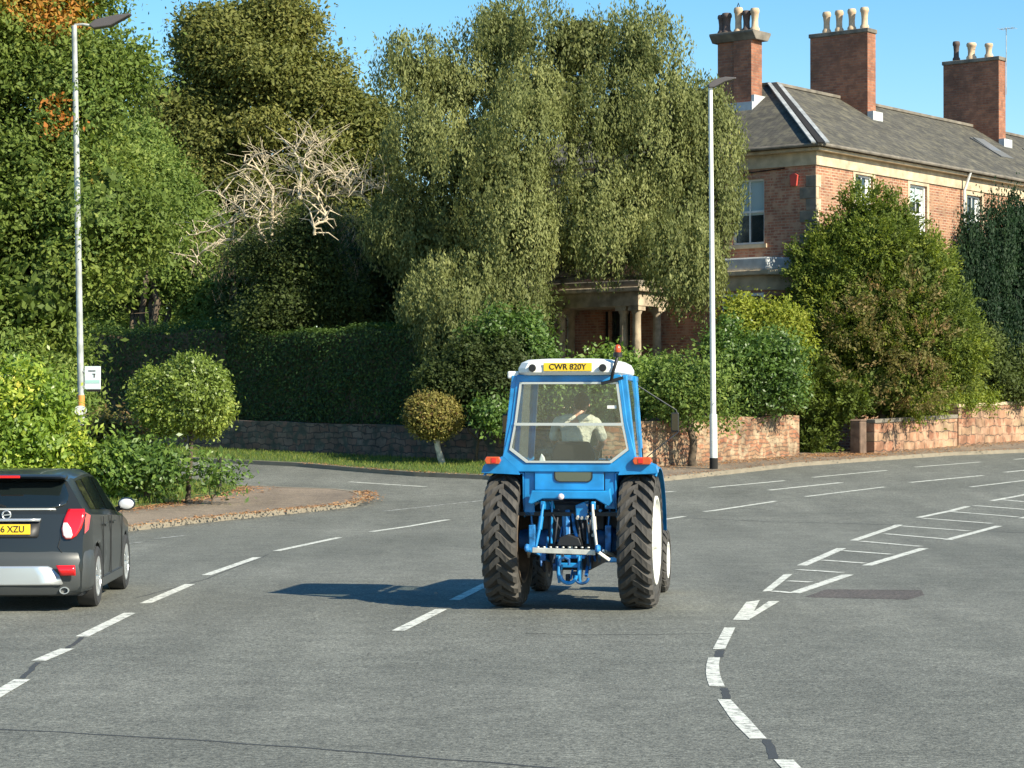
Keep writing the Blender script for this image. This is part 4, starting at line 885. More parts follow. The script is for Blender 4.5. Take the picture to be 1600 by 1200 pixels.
for (py, n, r) in ((178, 700, 9), (283, 700, 10), (350, 500, 8)):
    c = W(121, py, 52.9); crown('ivy', [(c.x, c.y, c.z, .13, .13, r * .02)], n, .09, LM['green'], lp1, per=10, sig=.08)
MB().tube([(lean * .17, 0, 2.05), (lean * .20, 0, 2.35)], .086, 16).build('reflective_band', plain('orange_band', (.6, .28, .06), .5), lp1, smooth=40)
tg = MB(); tg.lathe([(0, -.01), (.11, -.01), (.11, .01), (0, .01)], 20, Matrix.Translation((lean * .16, -.1, 2.0)) @ Matrix.Rotation(R(90), 4, 'X') @ Matrix.Scale(1.3, 4, (1, 0, 0))); tg.build('number_tag', M['white'], lp1)
# bus stop flag held by the post
sg = empty('bus_stop_sign', (W(145, 592, 52.95).x, 52.93, W(145, 592, 52.95).z), R(-8)); tag(sg, 'white bus stop flag sign fixed to the left lamp post', 'sign')
MB().box(-.19, .19, -.012, .012, -.24, .29).build('panel', plain('sign_white', (.74, .80, .80), .4), sg, bevel=.006)
MB().box(-.19, .19, -.014, -.0125, -.295, -.243).box(-.19, .19, -.0125, .012, -.295, -.243).build('lower_band', M['dark'], sg)
sm_ = MB(); sm_.box(-.10, .07, -.016, -.0135, .17, .195); sm_.box(-.0, .07, -.016, -.0135, .10, .12); sm_.box(.03, .055, -.016, -.0135, .03, .0995); sm_.build('lettering', M['dark'], sg)
MB().box(-.17, .17, -.016, -.0135, -.10, -.03).build('route_panel', plain('pale_green_print', (.45, .70, .62), .4), sg)
for z_ in (.15, -.2): MB().box(-.27, -.192, -.02, .02, z_, z_ + .04).build('bracket', M['galv'], sg)

rx_, ry_ = (1115 - 800) * 65.2 / F, 65.2
lp2 = empty('street_lamp', (rx_, ry_, zf(ry_) + .1)); tag(lp2, 'slim white street lamp post standing before the sunlit rubble wall', 'street lamp')
topz2 = W(1110, 135, 65.2).z - zf(65.2) - .1; l2 = W(1110, 135, 65.2).x - rx_
MB().tube([(0, 0, 0), (0, 0, .32)], .118, 16).build('base_band', M['dark'], lp2, smooth=40)
MB().tube([(0, 0, .32), (l2 * .14, 0, 1.55)], .108, 16).build('base', M['lampwhite'], lp2, smooth=40)
MB().tube([(l2 * .14, 0, 1.5), (l2, 0, topz2)], [.082, .06], 16).build('pole', M['lampwhite'], lp2, smooth=40)
MB().prism([(-.06, -.05), (.1, -.04), (.4, .12), (.72, .2), (.72, .24), (.4, .26), (.1, .18), (-.06, .05)], -.14, .14, Matrix.Translation((l2, 0, topz2)), axis='y').build('lamp_head', M['lamphead'], lp2, bevel=.03)
# ------------------------------------------------------------------ vehicles
V = {}
V['blue'] = plain('tractor_blue', (.014, .225, .52), .36, coat=.25, noise=.28, scale=5)
V['blue_mid'] = plain('dulled_blue', (.02, .16, .40), .45, noise=.75, scale=14)
V['blue_grimy'] = plain('grimy_blue', (.010, .09, .26), .5, noise=.7, scale=9)
V['castdark'] = plain('oily_cast_iron', (.018, .022, .03), .55, noise=.5, scale=12)
V['cream'] = plain('cab_roof_white', (.80, .80, .74), .35, noise=.04, scale=5)
V['rubber'] = plain('dusty_tyre_rubber', (.055, .05, .043), .8, noise=.3, scale=8)
V['dirt'] = plain('muddy_inner_rim', (.16, .12, .085), .85, noise=.4, scale=8)
V['rubber_car'] = plain('car_tyre_rubber', (.03, .03, .03), .8)
V['rimwhite'] = plain('rim_white', (.80, .79, .72), .4)
V['amber'] = plain('amber_lens', (.55, .085, .02), .25, coat=.5)
V['red'] = plain('red_lens', (.62, .01, .012), .15, coat=1)
V['clear'] = plain('clear_lens', (.75, .62, .62), .15, coat=1)
V['black'] = plain('black_plastic', (.015, .015, .015), .5)
V['seat'] = plain('black_vinyl', (.02, .02, .022), .55)
V['steel'] = plain('worn_bare_steel', (.55, .54, .48), .45, metal=.3, noise=.2, scale=9)
V['trim'] = plain('silver_trim', (.65, .66, .62), .3, metal=.5)
V['plate'] = plain('number_plate_yellow', (.85, .55, .03), .4)
V['cabglass'] = glassmat('cab_glass', (.88, .93, .90), .07, .8, haze=.05, hazecol=(.38, .52, .50))  # haze tint stands in for pale teal reflections
V['paint'] = plain('dark_metallic_paint', (.018, .021, .021), .3, metal=.0, spec=.35, coat=.45)
V['carglass'] = plain('privacy_glass', (.008, .012, .012), .04, spec=.8)
V['alloy'] = plain('silver_alloy', (.62, .64, .64), .3, metal=.7)
V['mirror'] = plain('mirror_glass', (.9, .9, .9), .3, metal=.5)
V['bumper'] = plain('grey_bumper_plastic', (.05, .055, .055), .42)
V['shirt'] = plain('grey_beige_shirt', (.52, .49, .40), .85, noise=.15, scale=9, bump=1.2)
V['skin'] = plain('skin', (.50, .27, .19), .55)
V['hair'] = plain('dark_brown_hair', (.018, .012, .008), .6, noise=.3, scale=60, bump=.5)
V['jeans'] = plain('dark_trousers', (.03, .04, .07), .85)

def text(body, size, name, mat, parent, loc, rot, depth=.002, sx=1):
    cu = bpy.data.curves.new(name, 'FONT'); cu.body = body; cu.size = size; cu.extrude = depth; cu.align_x = 'CENTER'; cu.align_y = 'CENTER'; cu.offset = size * .012
    t = bpy.data.objects.new('tmp', cu); COL.objects.link(t)
    me = bpy.data.meshes.new_from_object(t.evaluated_get(bpy.context.evaluated_depsgraph_get()))
    bpy.data.objects.remove(t); bpy.data.curves.remove(cu); me.materials.clear()
    me.transform(Matrix.Scale(sx, 4, (1, 0, 0)))
    o = link(name, me, mat, parent); o.location = loc; o.rotation_euler = rot; return o

# ---- tractor : x right, y forward, origin under the middle of the rear axle
TR = empty('tractor', (.685, 25.5, 0), R(-9.2)); tag(TR, 'blue vintage farm tractor with white cab roof driving away in the middle of the road', 'tractor')
def tyre(name, R0, wd, rim, lug, nl, x, y, par, side):
    h = wd / 2; rc = R0 - lug
    prof = [(rim, -h * .78), (rim + (rc - rim) * .3, -h * .98), (rim + (rc - rim) * .7, -h), (rc - .035, -h * .9), (rc - .008, -h * .6), (rc, 0), (rc - .008, h * .6), (rc - .035, h * .9), (rim + (rc - rim) * .7, h), (rim + (rc - rim) * .3, h * .98), (rim, h * .78)]
    T = Matrix.Translation((x, y, R0))
    w_ = MB(); w_.lathe(prof, 56, T, axis='x'); wo_ = w_.build(name, V['rubber'], par, smooth=35)
    lm = MB(); us = [-.10, .18, .5, .8, 1.0, 1.03]; dth = .30 * (.745 / R0) ** .5
    rcf = lambda u: rc - (.008 * (u / .6) ** 2 if u < .6 else .008 + .06 * (u - .6) ** 1.3 / .3)
    for s in (-1, 1):
        for k in range(nl):
            th0 = 2 * math.pi * (k + (.5 if s > 0 else 0)) / nl; vs = []; fs = []
            hw = .068 / R0 / 2 * 1.35
            for i, u in enumerate(us):
                th = th0 + dth * max(u, 0) * .92; xx = s * u * h * .99
                rb = (rc if u < .85 else rc - .04) - (.05 if u > 1.01 else 0); top = R0 - (.012 if u > .7 else 0) - (.03 if u > .9 else 0) - (.055 if u > 1.01 else 0)
                f = hw * (1 + .25 * u)
                for (rr, dt) in ((rb - .02, -f * 1.15), (top, -f * .78), (top, f * .78), (rb - .02, f * 1.15)):
                    vs.append((xx, -rr * math.cos(th + dt), -rr * math.sin(th + dt)))
            for i in range(len(us) - 1):
                q = 4 * i; fs += [(q, q + 1, q + 5, q + 4), (q + 1, q + 2, q + 6, q + 5), (q + 2, q + 3, q + 7, q + 6)]
            e = 4 * (len(us) - 1); fs += [(0, 3, 2, 1), (e, e + 1, e + 2, e + 3)]
            lm.add(vs, fs, T)
    lm.build('tread', V['rubber'], wo_)
    r_ = MB(); o = side * h
    r_.lathe([(rim + .012, o * .80), (rim + .012, o * .98), (rim - .02, o * .99), (rim - .03, o * .86), (rim - .09, o * .55), (rim * .45, o * .30), (rim * .40, o * .48), (.0001, o * .48)], 40, T, axis='x')
    ri_ = MB(); ri_.lathe([(rim + .012, -o * .80), (rim + .012, -o * .98), (rim - .02, -o * .96), (rim - .05, -o * .3), (rim * .5, o * .1), (.0001, o * .1)], 40, T, axis='x')
    ro_ = r_.build('rim', V['rimwhite'], wo_, smooth=40); ri_.build('inner_rim', V['dirt'], wo_, smooth=40)
    hb = MB(); hb.lathe([(.0001, o * 1.02), (rim * .2, o * 1.0), (rim * .24, o * .8), (rim * .24, o * .4)], 16, T, axis='x')
    for k in range(8):
        a = k * math.pi / 4; hb.lathe([(.0001, o * .62), (.016, o * .62), (.016, o * .4)], 6, T @ Matrix.Translation((0, rim * .34 * math.cos(a), rim * .34 * math.sin(a))), axis='x')
    hb.build('hub', V['rimwhite'], ro_, smooth=40)
for sd in (-1, 1):
    tyre('rear_wheel', .745, .375, .475, .042, 26, sd * .737, 0, TR, sd)
    tyre('front_wheel', .385, .23, .205, .022, 20, sd * .72, 2.3, TR, sd)
# cab shell
WO = [(-.54, 2.48), (.54, 2.48), (.60, 2.02), (.655, 1.74), (.47, 1.60), (-.47, 1.60), (-.655, 1.74), (-.60, 2.02)]   # rear window outline
OO = [(-.575, 2.56), (.575, 2.56), (.64, 2.05), (.735, 1.66), (.56, 1.50), (-.56, 1.50), (-.735, 1.66), (-.64, 2.05)]
def ring(inner, outer, y0, y1):
    n = len(inner); vs = []
    for y in (y0, y1):
        vs += [(a, y, b) for a, b in outer]; vs += [(a, y, b) for a, b in inner]
    fs = []
    for i in range(n):
        j = (i + 1) % n; fs += [(i, j, n + j, n + i), (2 * n + i, 3 * n + i, 3 * n + j, 2 * n + j), (i, 2 * n + i, 2 * n + j, j), (n + i, n + j, 3 * n + j, 3 * n + i)]
    return vs, fs
cabp = MB(); cabp.add(*ring(WO, OO, -.42, -.36)); cab = cabp.build('cab_frame', V['blue'], TR, bevel=.012)
def shrink(p, d): 
    cx, cz = 0, 2.05
    return [(a - math.copysign(d, a - cx), b - math.copysign(d, b - cz)) if abs(b - 2.02) > .1 else (a - math.copysign(d, a), b) for a, b in p]
tr_ = MB(); tr_.add(*ring(shrink(WO, .022), [(a * .998, b) for a, b in WO], -.435, -.40)); tr_.build('window_trim', V['trim'], cab)
MB().box(-.60, .60, -.44, -.405, 2.005, 2.035).build('window_crossbar', V['trim'], cab)
gl = MB(); gl.add([(a, -.395, b) for a, b in shrink(WO, .01)], [tuple(range(8))]); gl.build('rear_window', V['cabglass'], cab)
# posts, sills, side glass, windscreen
for s in (-1, 1):
    p = MB(); p.bar((s * .70, -.36, 1.66), (s * .60, -.36, 2.55), .06, .10); p.bar((s * .72, .35, 1.35), (s * .63, .36, 2.55), .045, .05); p.bar((s * .66, 1.05, 1.25), (s * .57, .98, 2.55), .06, .06)
    p.bar((s * .61, -.36, 2.53), (s * .58, 1.0, 2.53), .06, .06); p.build('cab_post', V['blue'], cab, bevel=.008)
    d = MB(); d.add([(s * .70, .36, 1.05), (s * .64, 1.05, 1.05), (s * .655, 1.05, 1.42), (s * .715, .36, 1.42), (s * .67, .36, 1.05), (s * .61, 1.05, 1.05), (s * .625, 1.05, 1.42), (s * .685, .36, 1.42)], [(0, 1, 2, 3), (7, 6, 5, 4), (0, 4, 5, 1), (1, 5, 6, 2), (2, 6, 7, 3), (3, 7, 4, 0)])
    dr = d.build('door', V['blue'], TR)
    g = MB(); g.add([(s * .712, .38, 1.43), (s * .652, 1.02, 1.43), (s * .585, .97, 2.49), (s * .625, .38, 2.49)], [(0, 1, 2, 3)]); g.build('pane', V['cabglass'], dr)
    h_ = MB(); h_.bar((s * .72, .42, 1.60), (s * .71, .42, 1.75), .02, .03); h_.build('handle', V['black'], dr)
    g = MB(); g.add([(s * .722, -.33, 1.68), (s * .712, .33, 1.58), (s * .63, .33, 2.49), (s * .625, -.33, 2.49)], [(0, 1, 2, 3)]); g.build('side_window', V['cabglass'], cab)
g = MB(); g.add([(-.62, 1.06, 1.38), (.62, 1.06, 1.38), (.55, .99, 2.48), (-.55, .99, 2.48)], [(0, 1, 2, 3)]); g.build('windscreen', V['cabglass'], cab)
MB().box(-.64, .64, 1.02, 1.08, 1.05, 1.38).build('bulkhead', V['blue'], cab, bevel=.01)
MB().box(-.57, .57, -.36, 1.02, 1.02, 1.06).build('cab_floor', V['black'], cab)
# roof
rf = MB(); rings = [(.53, -.46, 1.10, 2.555), (.555, -.50, 1.15, 2.585), (.555, -.50, 1.15, 2.63), (.525, -.48, 1.12, 2.69), (.46, -.42, 1.05, 2.725), (.30, -.22, .85, 2.74)]
vs = []; 
for hx_, ya, yb, z in rings:
    c = .09
    vs += [(-hx_ + c, ya, z), (hx_ - c, ya, z), (hx_, ya + c, z), (hx_, yb - c, z), (hx_ - c, yb, z), (-hx_ + c, yb, z), (-hx_, yb - c, z), (-hx_, ya + c, z)]
fs = [tuple(range(7, -1, -1))] + [(i * 8 + k, i * 8 + (k + 1) % 8, i * 8 + 8 + (k + 1) % 8, i * 8 + 8 + k) for i in range(5) for k in range(8)] + [tuple(range(40, 48))]
rfo = rf.add(vs, fs).build('cab_roof', V['cream'], TR, smooth=28)
pl = MB().box(-.265, .265, -.515, -.502, 2.597, 2.687).build('number_plate', V['plate'], TR, bevel=.004)
text('CWR 820Y', .088, 'lettering', V['black'], pl, (0, -.517, 2.642), (R(90), 0, 0), .0015, .98)
for s in (-1, 1):
    w_ = MB(); w_.lathe([(.0001, -.012), (.036, -.012), (.042, .0), (.036, .03), (.02, .05)], 18, Matrix.Translation((s * .385, -.53, 2.632)) @ Matrix.Rotation(R(-90), 4, 'X'))
    w_.build('work_lamp', V['black'], TR, smooth=40)
MB().box(-.68, -.555, -.40, -.26, 2.52, 2.60).build('marker_lamp', V['cream'], TR, bevel=.015)
bc = MB(); bc.tube([(.47, -.45, 2.50), (.50, -.52, 2.60), (.53, -.50, 2.70), (.54, -.45, 2.78)], .018, 8); bc.tube([(.54, -.45, 2.75), (.54, -.45, 2.80)], .05, 14); bs = bc.build('beacon_stalk', V['black'], TR, smooth=50)
MB().lathe([(.034, 2.80), (.038, 2.83), (.034, 2.86), (.02, 2.88), (.0001, 2.885)], 16, Matrix.Translation((.54, -.45, 0))).build('beacon_lens', V['amber'], bs, smooth=60)
MB().bar((.36, -.45, 2.46), (.60, -.46, 2.525), .02, .035).build('rear_wiper', V['black'], TR)
MB().box(.42, .52, -.407, -.4, 2.19, 2.225).build('window_sticker', V['rimwhite'], TR)
# fenders
for s in (-1, 1):
    f = MB(); n = 16; prof = []
    for i in range(n + 1):
        a = R(-27 + 112 * i / n); prof.append((math.sin(a), math.cos(a)))
    vs = []
    for (sy, cz) in prof:
        for (x, r) in ((.50, .835), (.90, .835), (.955, .80), (.955, .79), (.90, .822), (.50, .822)): vs.append((s * x, r * sy, .745 + r * cz))
    fs = [(6 * i + k, 6 * i + (k + 1) % 6, 6 * i + 6 + (k + 1) % 6, 6 * i + 6 + k) for i in range(n) for k in range(6)] + [tuple(range(6)), tuple(6 * n + k for k in range(6))]
    f.add(vs, fs)
    # rear flare, outward sweep up to the cab corner
    f.add([(s * .54, -.42, 1.47), (s * .97, -.40, 1.49), (s * .95, -.40, 1.56), (s * .735, -.42, 1.67), (s * .56, -.42, 1.52),
           (s * .54, -.28, 1.49), (s * .97, -.28, 1.51), (s * .95, -.28, 1.58), (s * .735, -.28, 1.67), (s * .56, -.28, 1.53)],
          [(0, 1, 2, 3, 4), (9, 8, 7, 6, 5), (0, 5, 6, 1), (1, 6, 7, 2), (2, 7, 8, 3), (3, 8, 9, 4), (4, 9, 5, 0)])
    # inner skirt
    pts = [(.835 * sy, .745 + .835 * cz) for sy, cz in prof] + [(.80, 1.0), (-.28, 1.0), (-.36, 1.18)]
    f.prism(pts, s * .50, s * .515); fo = f.build('fender', V['blue'], TR, smooth=35)
    l = MB(); x0, x1 = (.745, .925) if s < 0 else (.70, .91); x0, x1 = sorted((s * x0, s * x1))
    l.prism([(x0 + .02, 1.585), (x1 - .02, 1.585), (x1, 1.625), (x1 - .02, 1.665), (x0 + .02, 1.665), (x0, 1.625)], -.47, -.385, axis='y'); lo_ = l.build('tail_light', V['amber'], TR, bevel=.008)
    l = MB(); xm_ = (x0 + x1) / 2 + s * .01; l.box(min(xm_, xm_ - s * .05), max(xm_, xm_ - s * .05), -.476, -.471, 1.60, 1.652); l.build('red_lens', V['red'], lo_)
# rear panel and its lower lip
rp = MB(); rp.box(-.38, .38, -.40, -.37, 1.30, 1.597); rp.box(-.50, -.385, -.36, -.33, 1.02, 1.5); rp.box(.385, .50, -.36, -.33, 1.10, 1.5); rpo = rp.build('rear_panel', V['blue'], TR, bevel=.008)
c_ = []; 
for cx, cz, a0 in ((.165, 1.495, 0), (-.12, 1.495, 90), (-.12, 1.445, 180), (.165, 1.445, 270)):
    c_ += [(cx + .05 + .0 + .055 * math.cos(R(a0 + t)) - .025, cz + .045 * math.sin(R(a0 + t))) for t in (0, 30, 60, 90)]
o = MB().prism(c_, -.408, -.403, axis='y').build('inspection_window', plain('tinted_window', (.22, .26, .22), .12, metal=.8), rpo)
o = MB().add(*ring([(a, b) for a, b in c_], [(.045 + (a - .045) * 1.07, 1.47 + (b - 1.47) * 1.13) for a, b in c_], -.412, -.4015)).build('window_seal', V['black'], rpo)
lp_ = MB(); lp_.prism([(-.40, 1.30), (.42, 1.30), (.46, 1.33), (.48, 1.18), (.44, 1.13), (.30, 1.21), (-.28, 1.21), (-.40, 1.15), (-.44, 1.16)], -.50, -.405, axis='y'); lp_.build('rear_lip', V['blue'], rpo, bevel=.012)
MB().ball((-.07, -.53, 1.235), (.035, .025, .035)).build('plough_lamp', V['clear'], TR, smooth=60)
# chassis, axle, engine
ch = MB(); ch.prism([(-.22, .42), (.22, .42), (.26, .62), (.26, 1.0), (.18, 1.15), (-.18, 1.15), (-.26, 1.0), (-.26, .62)], -.22, 1.3, axis='y')
ch.box(-.2, .2, 1.3, 2.7, .5, .95); cho = ch.build('transmission', V['castdark'], TR, bevel=.02)
dh = MB(); dh.box(-.50, -.27, .0, .2, .55, 1.15); dh.box(.27, .50, .0, .2, .55, 1.15); dh.box(-.36, .36, -.16, .1, .86, 1.18); dh.build('differential_housing', V['castdark'], cho, bevel=.02)
ax_ = MB(); ax_.tube([(-.6, 0, .745), (-.25, 0, .745), (.25, 0, .745), (.6, 0, .745)], [.10, .17, .17, .10], 16); ax_.build('rear_axle', V['blue_grimy'], TR, smooth=40)
MB().bar((-.64, 2.3, .42), (.64, 2.3, .42), .12, .14).build('front_axle', V['blue_grimy'], TR, bevel=.02)
bn = MB(); bn.prism([(1.09, 1.0), (3.0, .95), (3.05, 1.0), (3.05, 1.42), (2.95, 1.52), (1.09, 1.62)], -.30, .30); bno = bn.build('bonnet', V['blue'], TR, bevel=.03)
MB().box(-.26, .26, 3.052, 3.08, .98, 1.42).build('grille', V['black'], bno)
for s in (-1, 1): MB().box(s * .16 - .07, s * .16 + .07, 3.081, 3.09, 1.24, 1.36).build('headlight', V['clear'], bno)
for s in (-1, 1): MB().box(s * .41 - .11, s * .41 + .11, .5, 1.15, .55, .95).build('fuel_tank', V['blue_grimy'], TR, bevel=.03)
for s in (-1, 1):
    st = MB(); st.box(min(s * .55, s * .72), max(s * .55, s * .72), .95, 1.15, .5, .53); st.box(min(s * .55, s * .72), max(s * .55, s * .72), .95, 1.15, .78, .81); st.bar((s * .56, 1.05, .45), (s * .56, 1.05, 1.05), .03, .04); st.build('step', V['castdark'], TR)
# three-point linkage
for s in (-1, 1):
    a = MB(); a.bar((s * .22, -.15, 1.12), (s * .28, -.50, 1.14), .05, .09); a.build('lift_arm', V['blue'], TR, bevel=.01)
    a = MB(); a.tube([(s * .27, -.50, 1.15), (s * .29, -.56, .95), (s * .33, -.62, .70)], [.014, .02, .016], 8); a.tube([(s * .285, -.535, 1.02), (s * .30, -.57, .88)], .028, 8); a.build('lift_rod', V['blue' if s < 0 else 'steel'], TR, smooth=50)
    a = MB(); a.bar((s * .27, .1, .52), (s * .36, -.62, .67), .03, .07); a.bar((s * .36, -.62, .67), (s * .38, -.92, .70), .03, .08); a.ball((s * .38, -.94, .70), (.03, .045, .045)); a.build('lower_link', V['blue_mid'], TR)
    a = MB(); a.bar((s * .50, -.05, .55), (s * .40, -.60, .66), .022, .022); a.tube([(s * .46, -.30, .60), (s * .41, -.52, .645)], .022, 8); a.build('stabiliser', V['steel'], TR)
    a = MB(); a.tube([(s * .19, -.25, 1.1), (s * .195, -.33, 1.18), (s * .2, -.36, .72)], .013, 7); a.build('linkage_rod', V['blue'], TR, smooth=50)
    a = MB(); a.box(s * .42 - .035, s * .42 + .035, -.34, -.2, .62, .92); a.bar((s * .42, -.3, .9), (s * .44, -.3, 1.15), .02, .05); a.build('axle_bracket', V['blue_mid'], TR, bevel=.01)
db = MB(); db.bar((-.33, -.88, .675), (.35, -.88, .655), .045, .055)
for k in range(9): db.tube([(-.27 + k * .068, -.88, .70), (-.27 + k * .068, -.88, .715)], .016, 8)
db.build('drawbar', V['steel'], TR, bevel=.006)
MB().bar((.37, -.87, .665), (.49, -.80, .57), .03, .035).build('draft_pin', V['steel'], TR, bevel=.005)
tl = MB(); tl.bar((-.03, -.30, 1.08), (-.01, -.42, .80), .05, .05); tl.tube([(.03, -.34, 1.05), (.06, -.40, .88), (.10, -.42, .74)], .02, 8); tl.build('top_link', V['blue_mid'], TR, bevel=.008)
tb = MB(); tb.prism([(-.08, .74), (.0, .74), (.0, 1.0), (-.03, 1.06), (-.09, 1.02)], -.33, -.24, axis='y'); tb.prism([(.08, .98), (.20, .98), (.21, 1.12), (.17, 1.18), (.07, 1.14)], -.42, -.24, axis='y'); tb.build('rocker', V['blue'], TR, bevel=.012)
MB().prism([(-.12, .70), (-.09, .79), (.0, .83), (.12, .79), (.16, .70)], -.52, -.24, axis='y').build('shaft_guard', V['black'], TR, bevel=.01)
MB().tube([(.02, -.24, .68), (.02, -.44, .68)], .03, 12).build('drive_shaft', V['steel'], TR, smooth=40)
hs = MB()
for k, (x0_, z0_, x1_, z1_) in enumerate(((.10, 1.1, .16, .75), (.15, 1.12, .24, .62), (-.14, 1.08, -.17, .70), (.22, 1.05, .20, .80), (-.24, 1.1, -.10, .86), (.05, 1.12, .13, .66))):
    hs.tube([(x0_, -.25, z0_), (x0_ * .6 + x1_ * .4 + .02, -.42, z0_ * .6 + z1_ * .4), (x1_, -.34, z1_)], .012, 6)
hs.build('hydraulic_hose', V['castdark'], TR, smooth=60)
for k in range(26):
    x_ = random.uniform(-.34, .36); z_ = random.uniform(.58, 1.15); y_ = random.uniform(-.40, -.22); q_ = MB()
    if k % 3 == 0: q_.bar((x_, y_, z_), (x_ + random.uniform(-.05, .05), y_ - .05, z_ - random.uniform(.08, .25)), .02, .03)
    elif k % 3 == 1: q_.tube([(x_, y_, z_), (x_, y_ - .06, z_)], random.uniform(.014, .03), 8)
    else: q_.box(x_ - .03, x_ + .03, y_ - .03, y_ + .03, z_ - .05, z_ + .05)
    q_.build('linkage_bracket', V[random.choice(('blue', 'blue_mid', 'blue_grimy', 'castdark', 'castdark', 'steel') if k % 4 else ('blue_grimy',))], TR, bevel=.006)
for k in range(16):
    x_ = random.uniform(-.16, .22); z_ = random.uniform(.34, .60); q_ = MB(); y_ = random.uniform(-.50, -.28)
    if k % 2: q_.box(x_ - .022, x_ + .022, y_ - .03, y_ + .03, z_ - .04, z_ + .04)
    else: q_.bar((x_, y_, z_ + .06), (x_ + random.uniform(-.04, .04), y_ - .03, z_ - .05), .022, .03)
    q_.build('hitch_bracket', V[random.choice(('blue_mid', 'blue_grimy', 'castdark', 'castdark'))], TR, bevel=.006)
cp_ = MB()
for k in range(3): cp_.tube([(.10 + k * .05, -.40, 1.02), (.10 + k * .05, -.47, 1.0)], .017, 8)
cp_.build('coupler', V['steel'], TR, smooth=40)
# pick-up hitch
ph_ = MB()
for s in (-1, 1):
    ph_.prism([(-.35, .60), (-.55, .60), (-.60, .40), (-.55, .30), (-.42, .30), (-.30, .42)], s * .11 + .02 - .014, s * .11 + .02 + .014)
ph_.box(-.10, .14, -.56, -.50, .47, .52); ph_.box(-.14, .18, -.45, -.38, .56, .60); ph_.build('pickup_hitch', V['blue'], TR, bevel=.01)
tor = []
for k in range(13): a = R(180 + 180 * k / 12); tor.append((.02 + .085 * math.cos(a), -.60, .39 + .085 * math.sin(a)))
MB().tube(tor, .02, 8).build('hitch_hook', V['blue'], TR, smooth=60)
tor = [(.16 + .07 * math.cos(R(180 + 15 * k)), -.55, .36 + .06 * math.sin(R(180 + 15 * k))) for k in range(13)]
MB().tube(tor, .016, 8).build('hitch_hook', V['blue_grimy'], TR, smooth=60)
hf_ = MB(); hf_.bar((-.16, -.3, .62), (-.10, -.5, .36), .03, .04); hf_.bar((.22, -.3, .62), (.20, -.5, .38), .03, .04); hf_.tube([(-.07, -.62, .50), (-.07, -.62, .56), (-.02, -.62, .585), (.03, -.62, .56), (.03, -.62, .50)], .016, 7); hf_.build('hitch_frame', V['blue_grimy'], TR)
# mirrors
for s, my, mz in ((1, 1.12, 2.05), (-1, 1.05, 2.03)):
    m_ = MB(); mx_ = s * (1.03 if s > 0 else .92)
    m_.tube([(s * .60, 1.0, 2.46), (mx_, my, mz + .13), (mx_ + s * .03, my, mz + .05), (mx_ + s * .03, my, mz - .12), (s * .68, 1.04, 1.62)], .007, 6); mo = m_.build('mirror_arm', V['castdark'], TR, smooth=50)
    MB().box(mx_ - .055, mx_ + .035, my - .02, my + .01, mz - .12, mz + .10).build('mirror_housing', V['black'], mo, bevel=.012)
    MB().box(mx_ - .045, mx_ + .025, my - .024, my - .021, mz - .105, mz + .085).build('mirror_glass', V['carglass'], mo)
# inside the cab
sb = MB(); sb.prism([(-.24, 1.42), (.24, 1.42), (.25, 1.70), (.18, 1.83), (-.18, 1.83), (-.25, 1.70)], -.12, -.03, axis='y'); sb.box(-.25, .25, -.06, .40, 1.34, 1.46); sb.box(-.16, .16, .0, .3, 1.06, 1.34); sb.build('seat', V['seat'], TR, bevel=.03)
sw = MB(); T = Matrix.Translation((0, .72, 1.66)) @ Matrix.Rotation(R(35), 4, 'X')
ringp = [T @ Vector((.19 * math.cos(R(15 * k)), .19 * math.sin(R(15 * k)), 0)) for k in range(25)]
sw.tube(ringp, .013, 8); sw.tube([T @ Vector((0, 0, 0)), (0, .95, 1.25)], .03, 8)
for k in range(3): sw.tube([T @ Vector((0, 0, 0)), T @ Vector((.19 * math.cos(R(120 * k + 90)), .19 * math.sin(R(120 * k + 90)), 0))], .01, 6)
sw.build('steering_wheel', V['black'], TR, smooth=50)
MB().prism([(.86, 1.2), (1.0, 1.2), (1.0, 1.62), (.90, 1.58)], -.28, .28).build('dashboard', V['black'], TR, bevel=.02)
rag = MB(); rag.prism([(-.40, 1.50), (-.26, 1.48), (-.30, 1.66), (-.33, 1.70), (-.36, 1.60)], -.24, -.18, axis='y'); rag.build('rag', V['cream'], TR, bevel=.01)
lv = MB(); 
for k in range(3): lv.tube([(.36 + k * .05, .1, 1.4), (.36 + k * .05, .05, 1.64)], .008, 6); lv.ball((.36 + k * .05, .05, 1.655), .016, 8, 6)
lv.build('lever', V['black'], TR, smooth=60)

# ---- driver (a thing of its own), skin-modifier figure
def skinned(name, joints, edges, mat, parent, root=0, sub=2):
    me = bpy.data.meshes.new(name); me.from_pydata([j[:3] for j in joints], edges, [])
    o = bpy.data.objects.new(name, me); COL.objects.link(o)
    if parent: o.parent = parent
    sm = o.modifiers.new('skin', 'SKIN'); sm.use_smooth_shade = True; sm.branch_smoothing = .5
    sk = me.skin_vertices[0].data
    for i, j in enumerate(joints): sk[i].radius = (j[3], j[4] if len(j) > 4 else j[3]); sk[i].use_root = i == root
    ss = o.modifiers.new('sub', 'SUBSURF'); ss.levels = sub; ss.render_levels = sub
    m2 = bpy.data.meshes.new_from_object(o.evaluated_get(bpy.context.evaluated_depsgraph_get()))
    bpy.data.objects.remove(o); m2.materials.clear(); o = link(name, m2, mat, parent)
    m2.polygons.foreach_set('use_smooth', [True] * len(m2.polygons)); return o
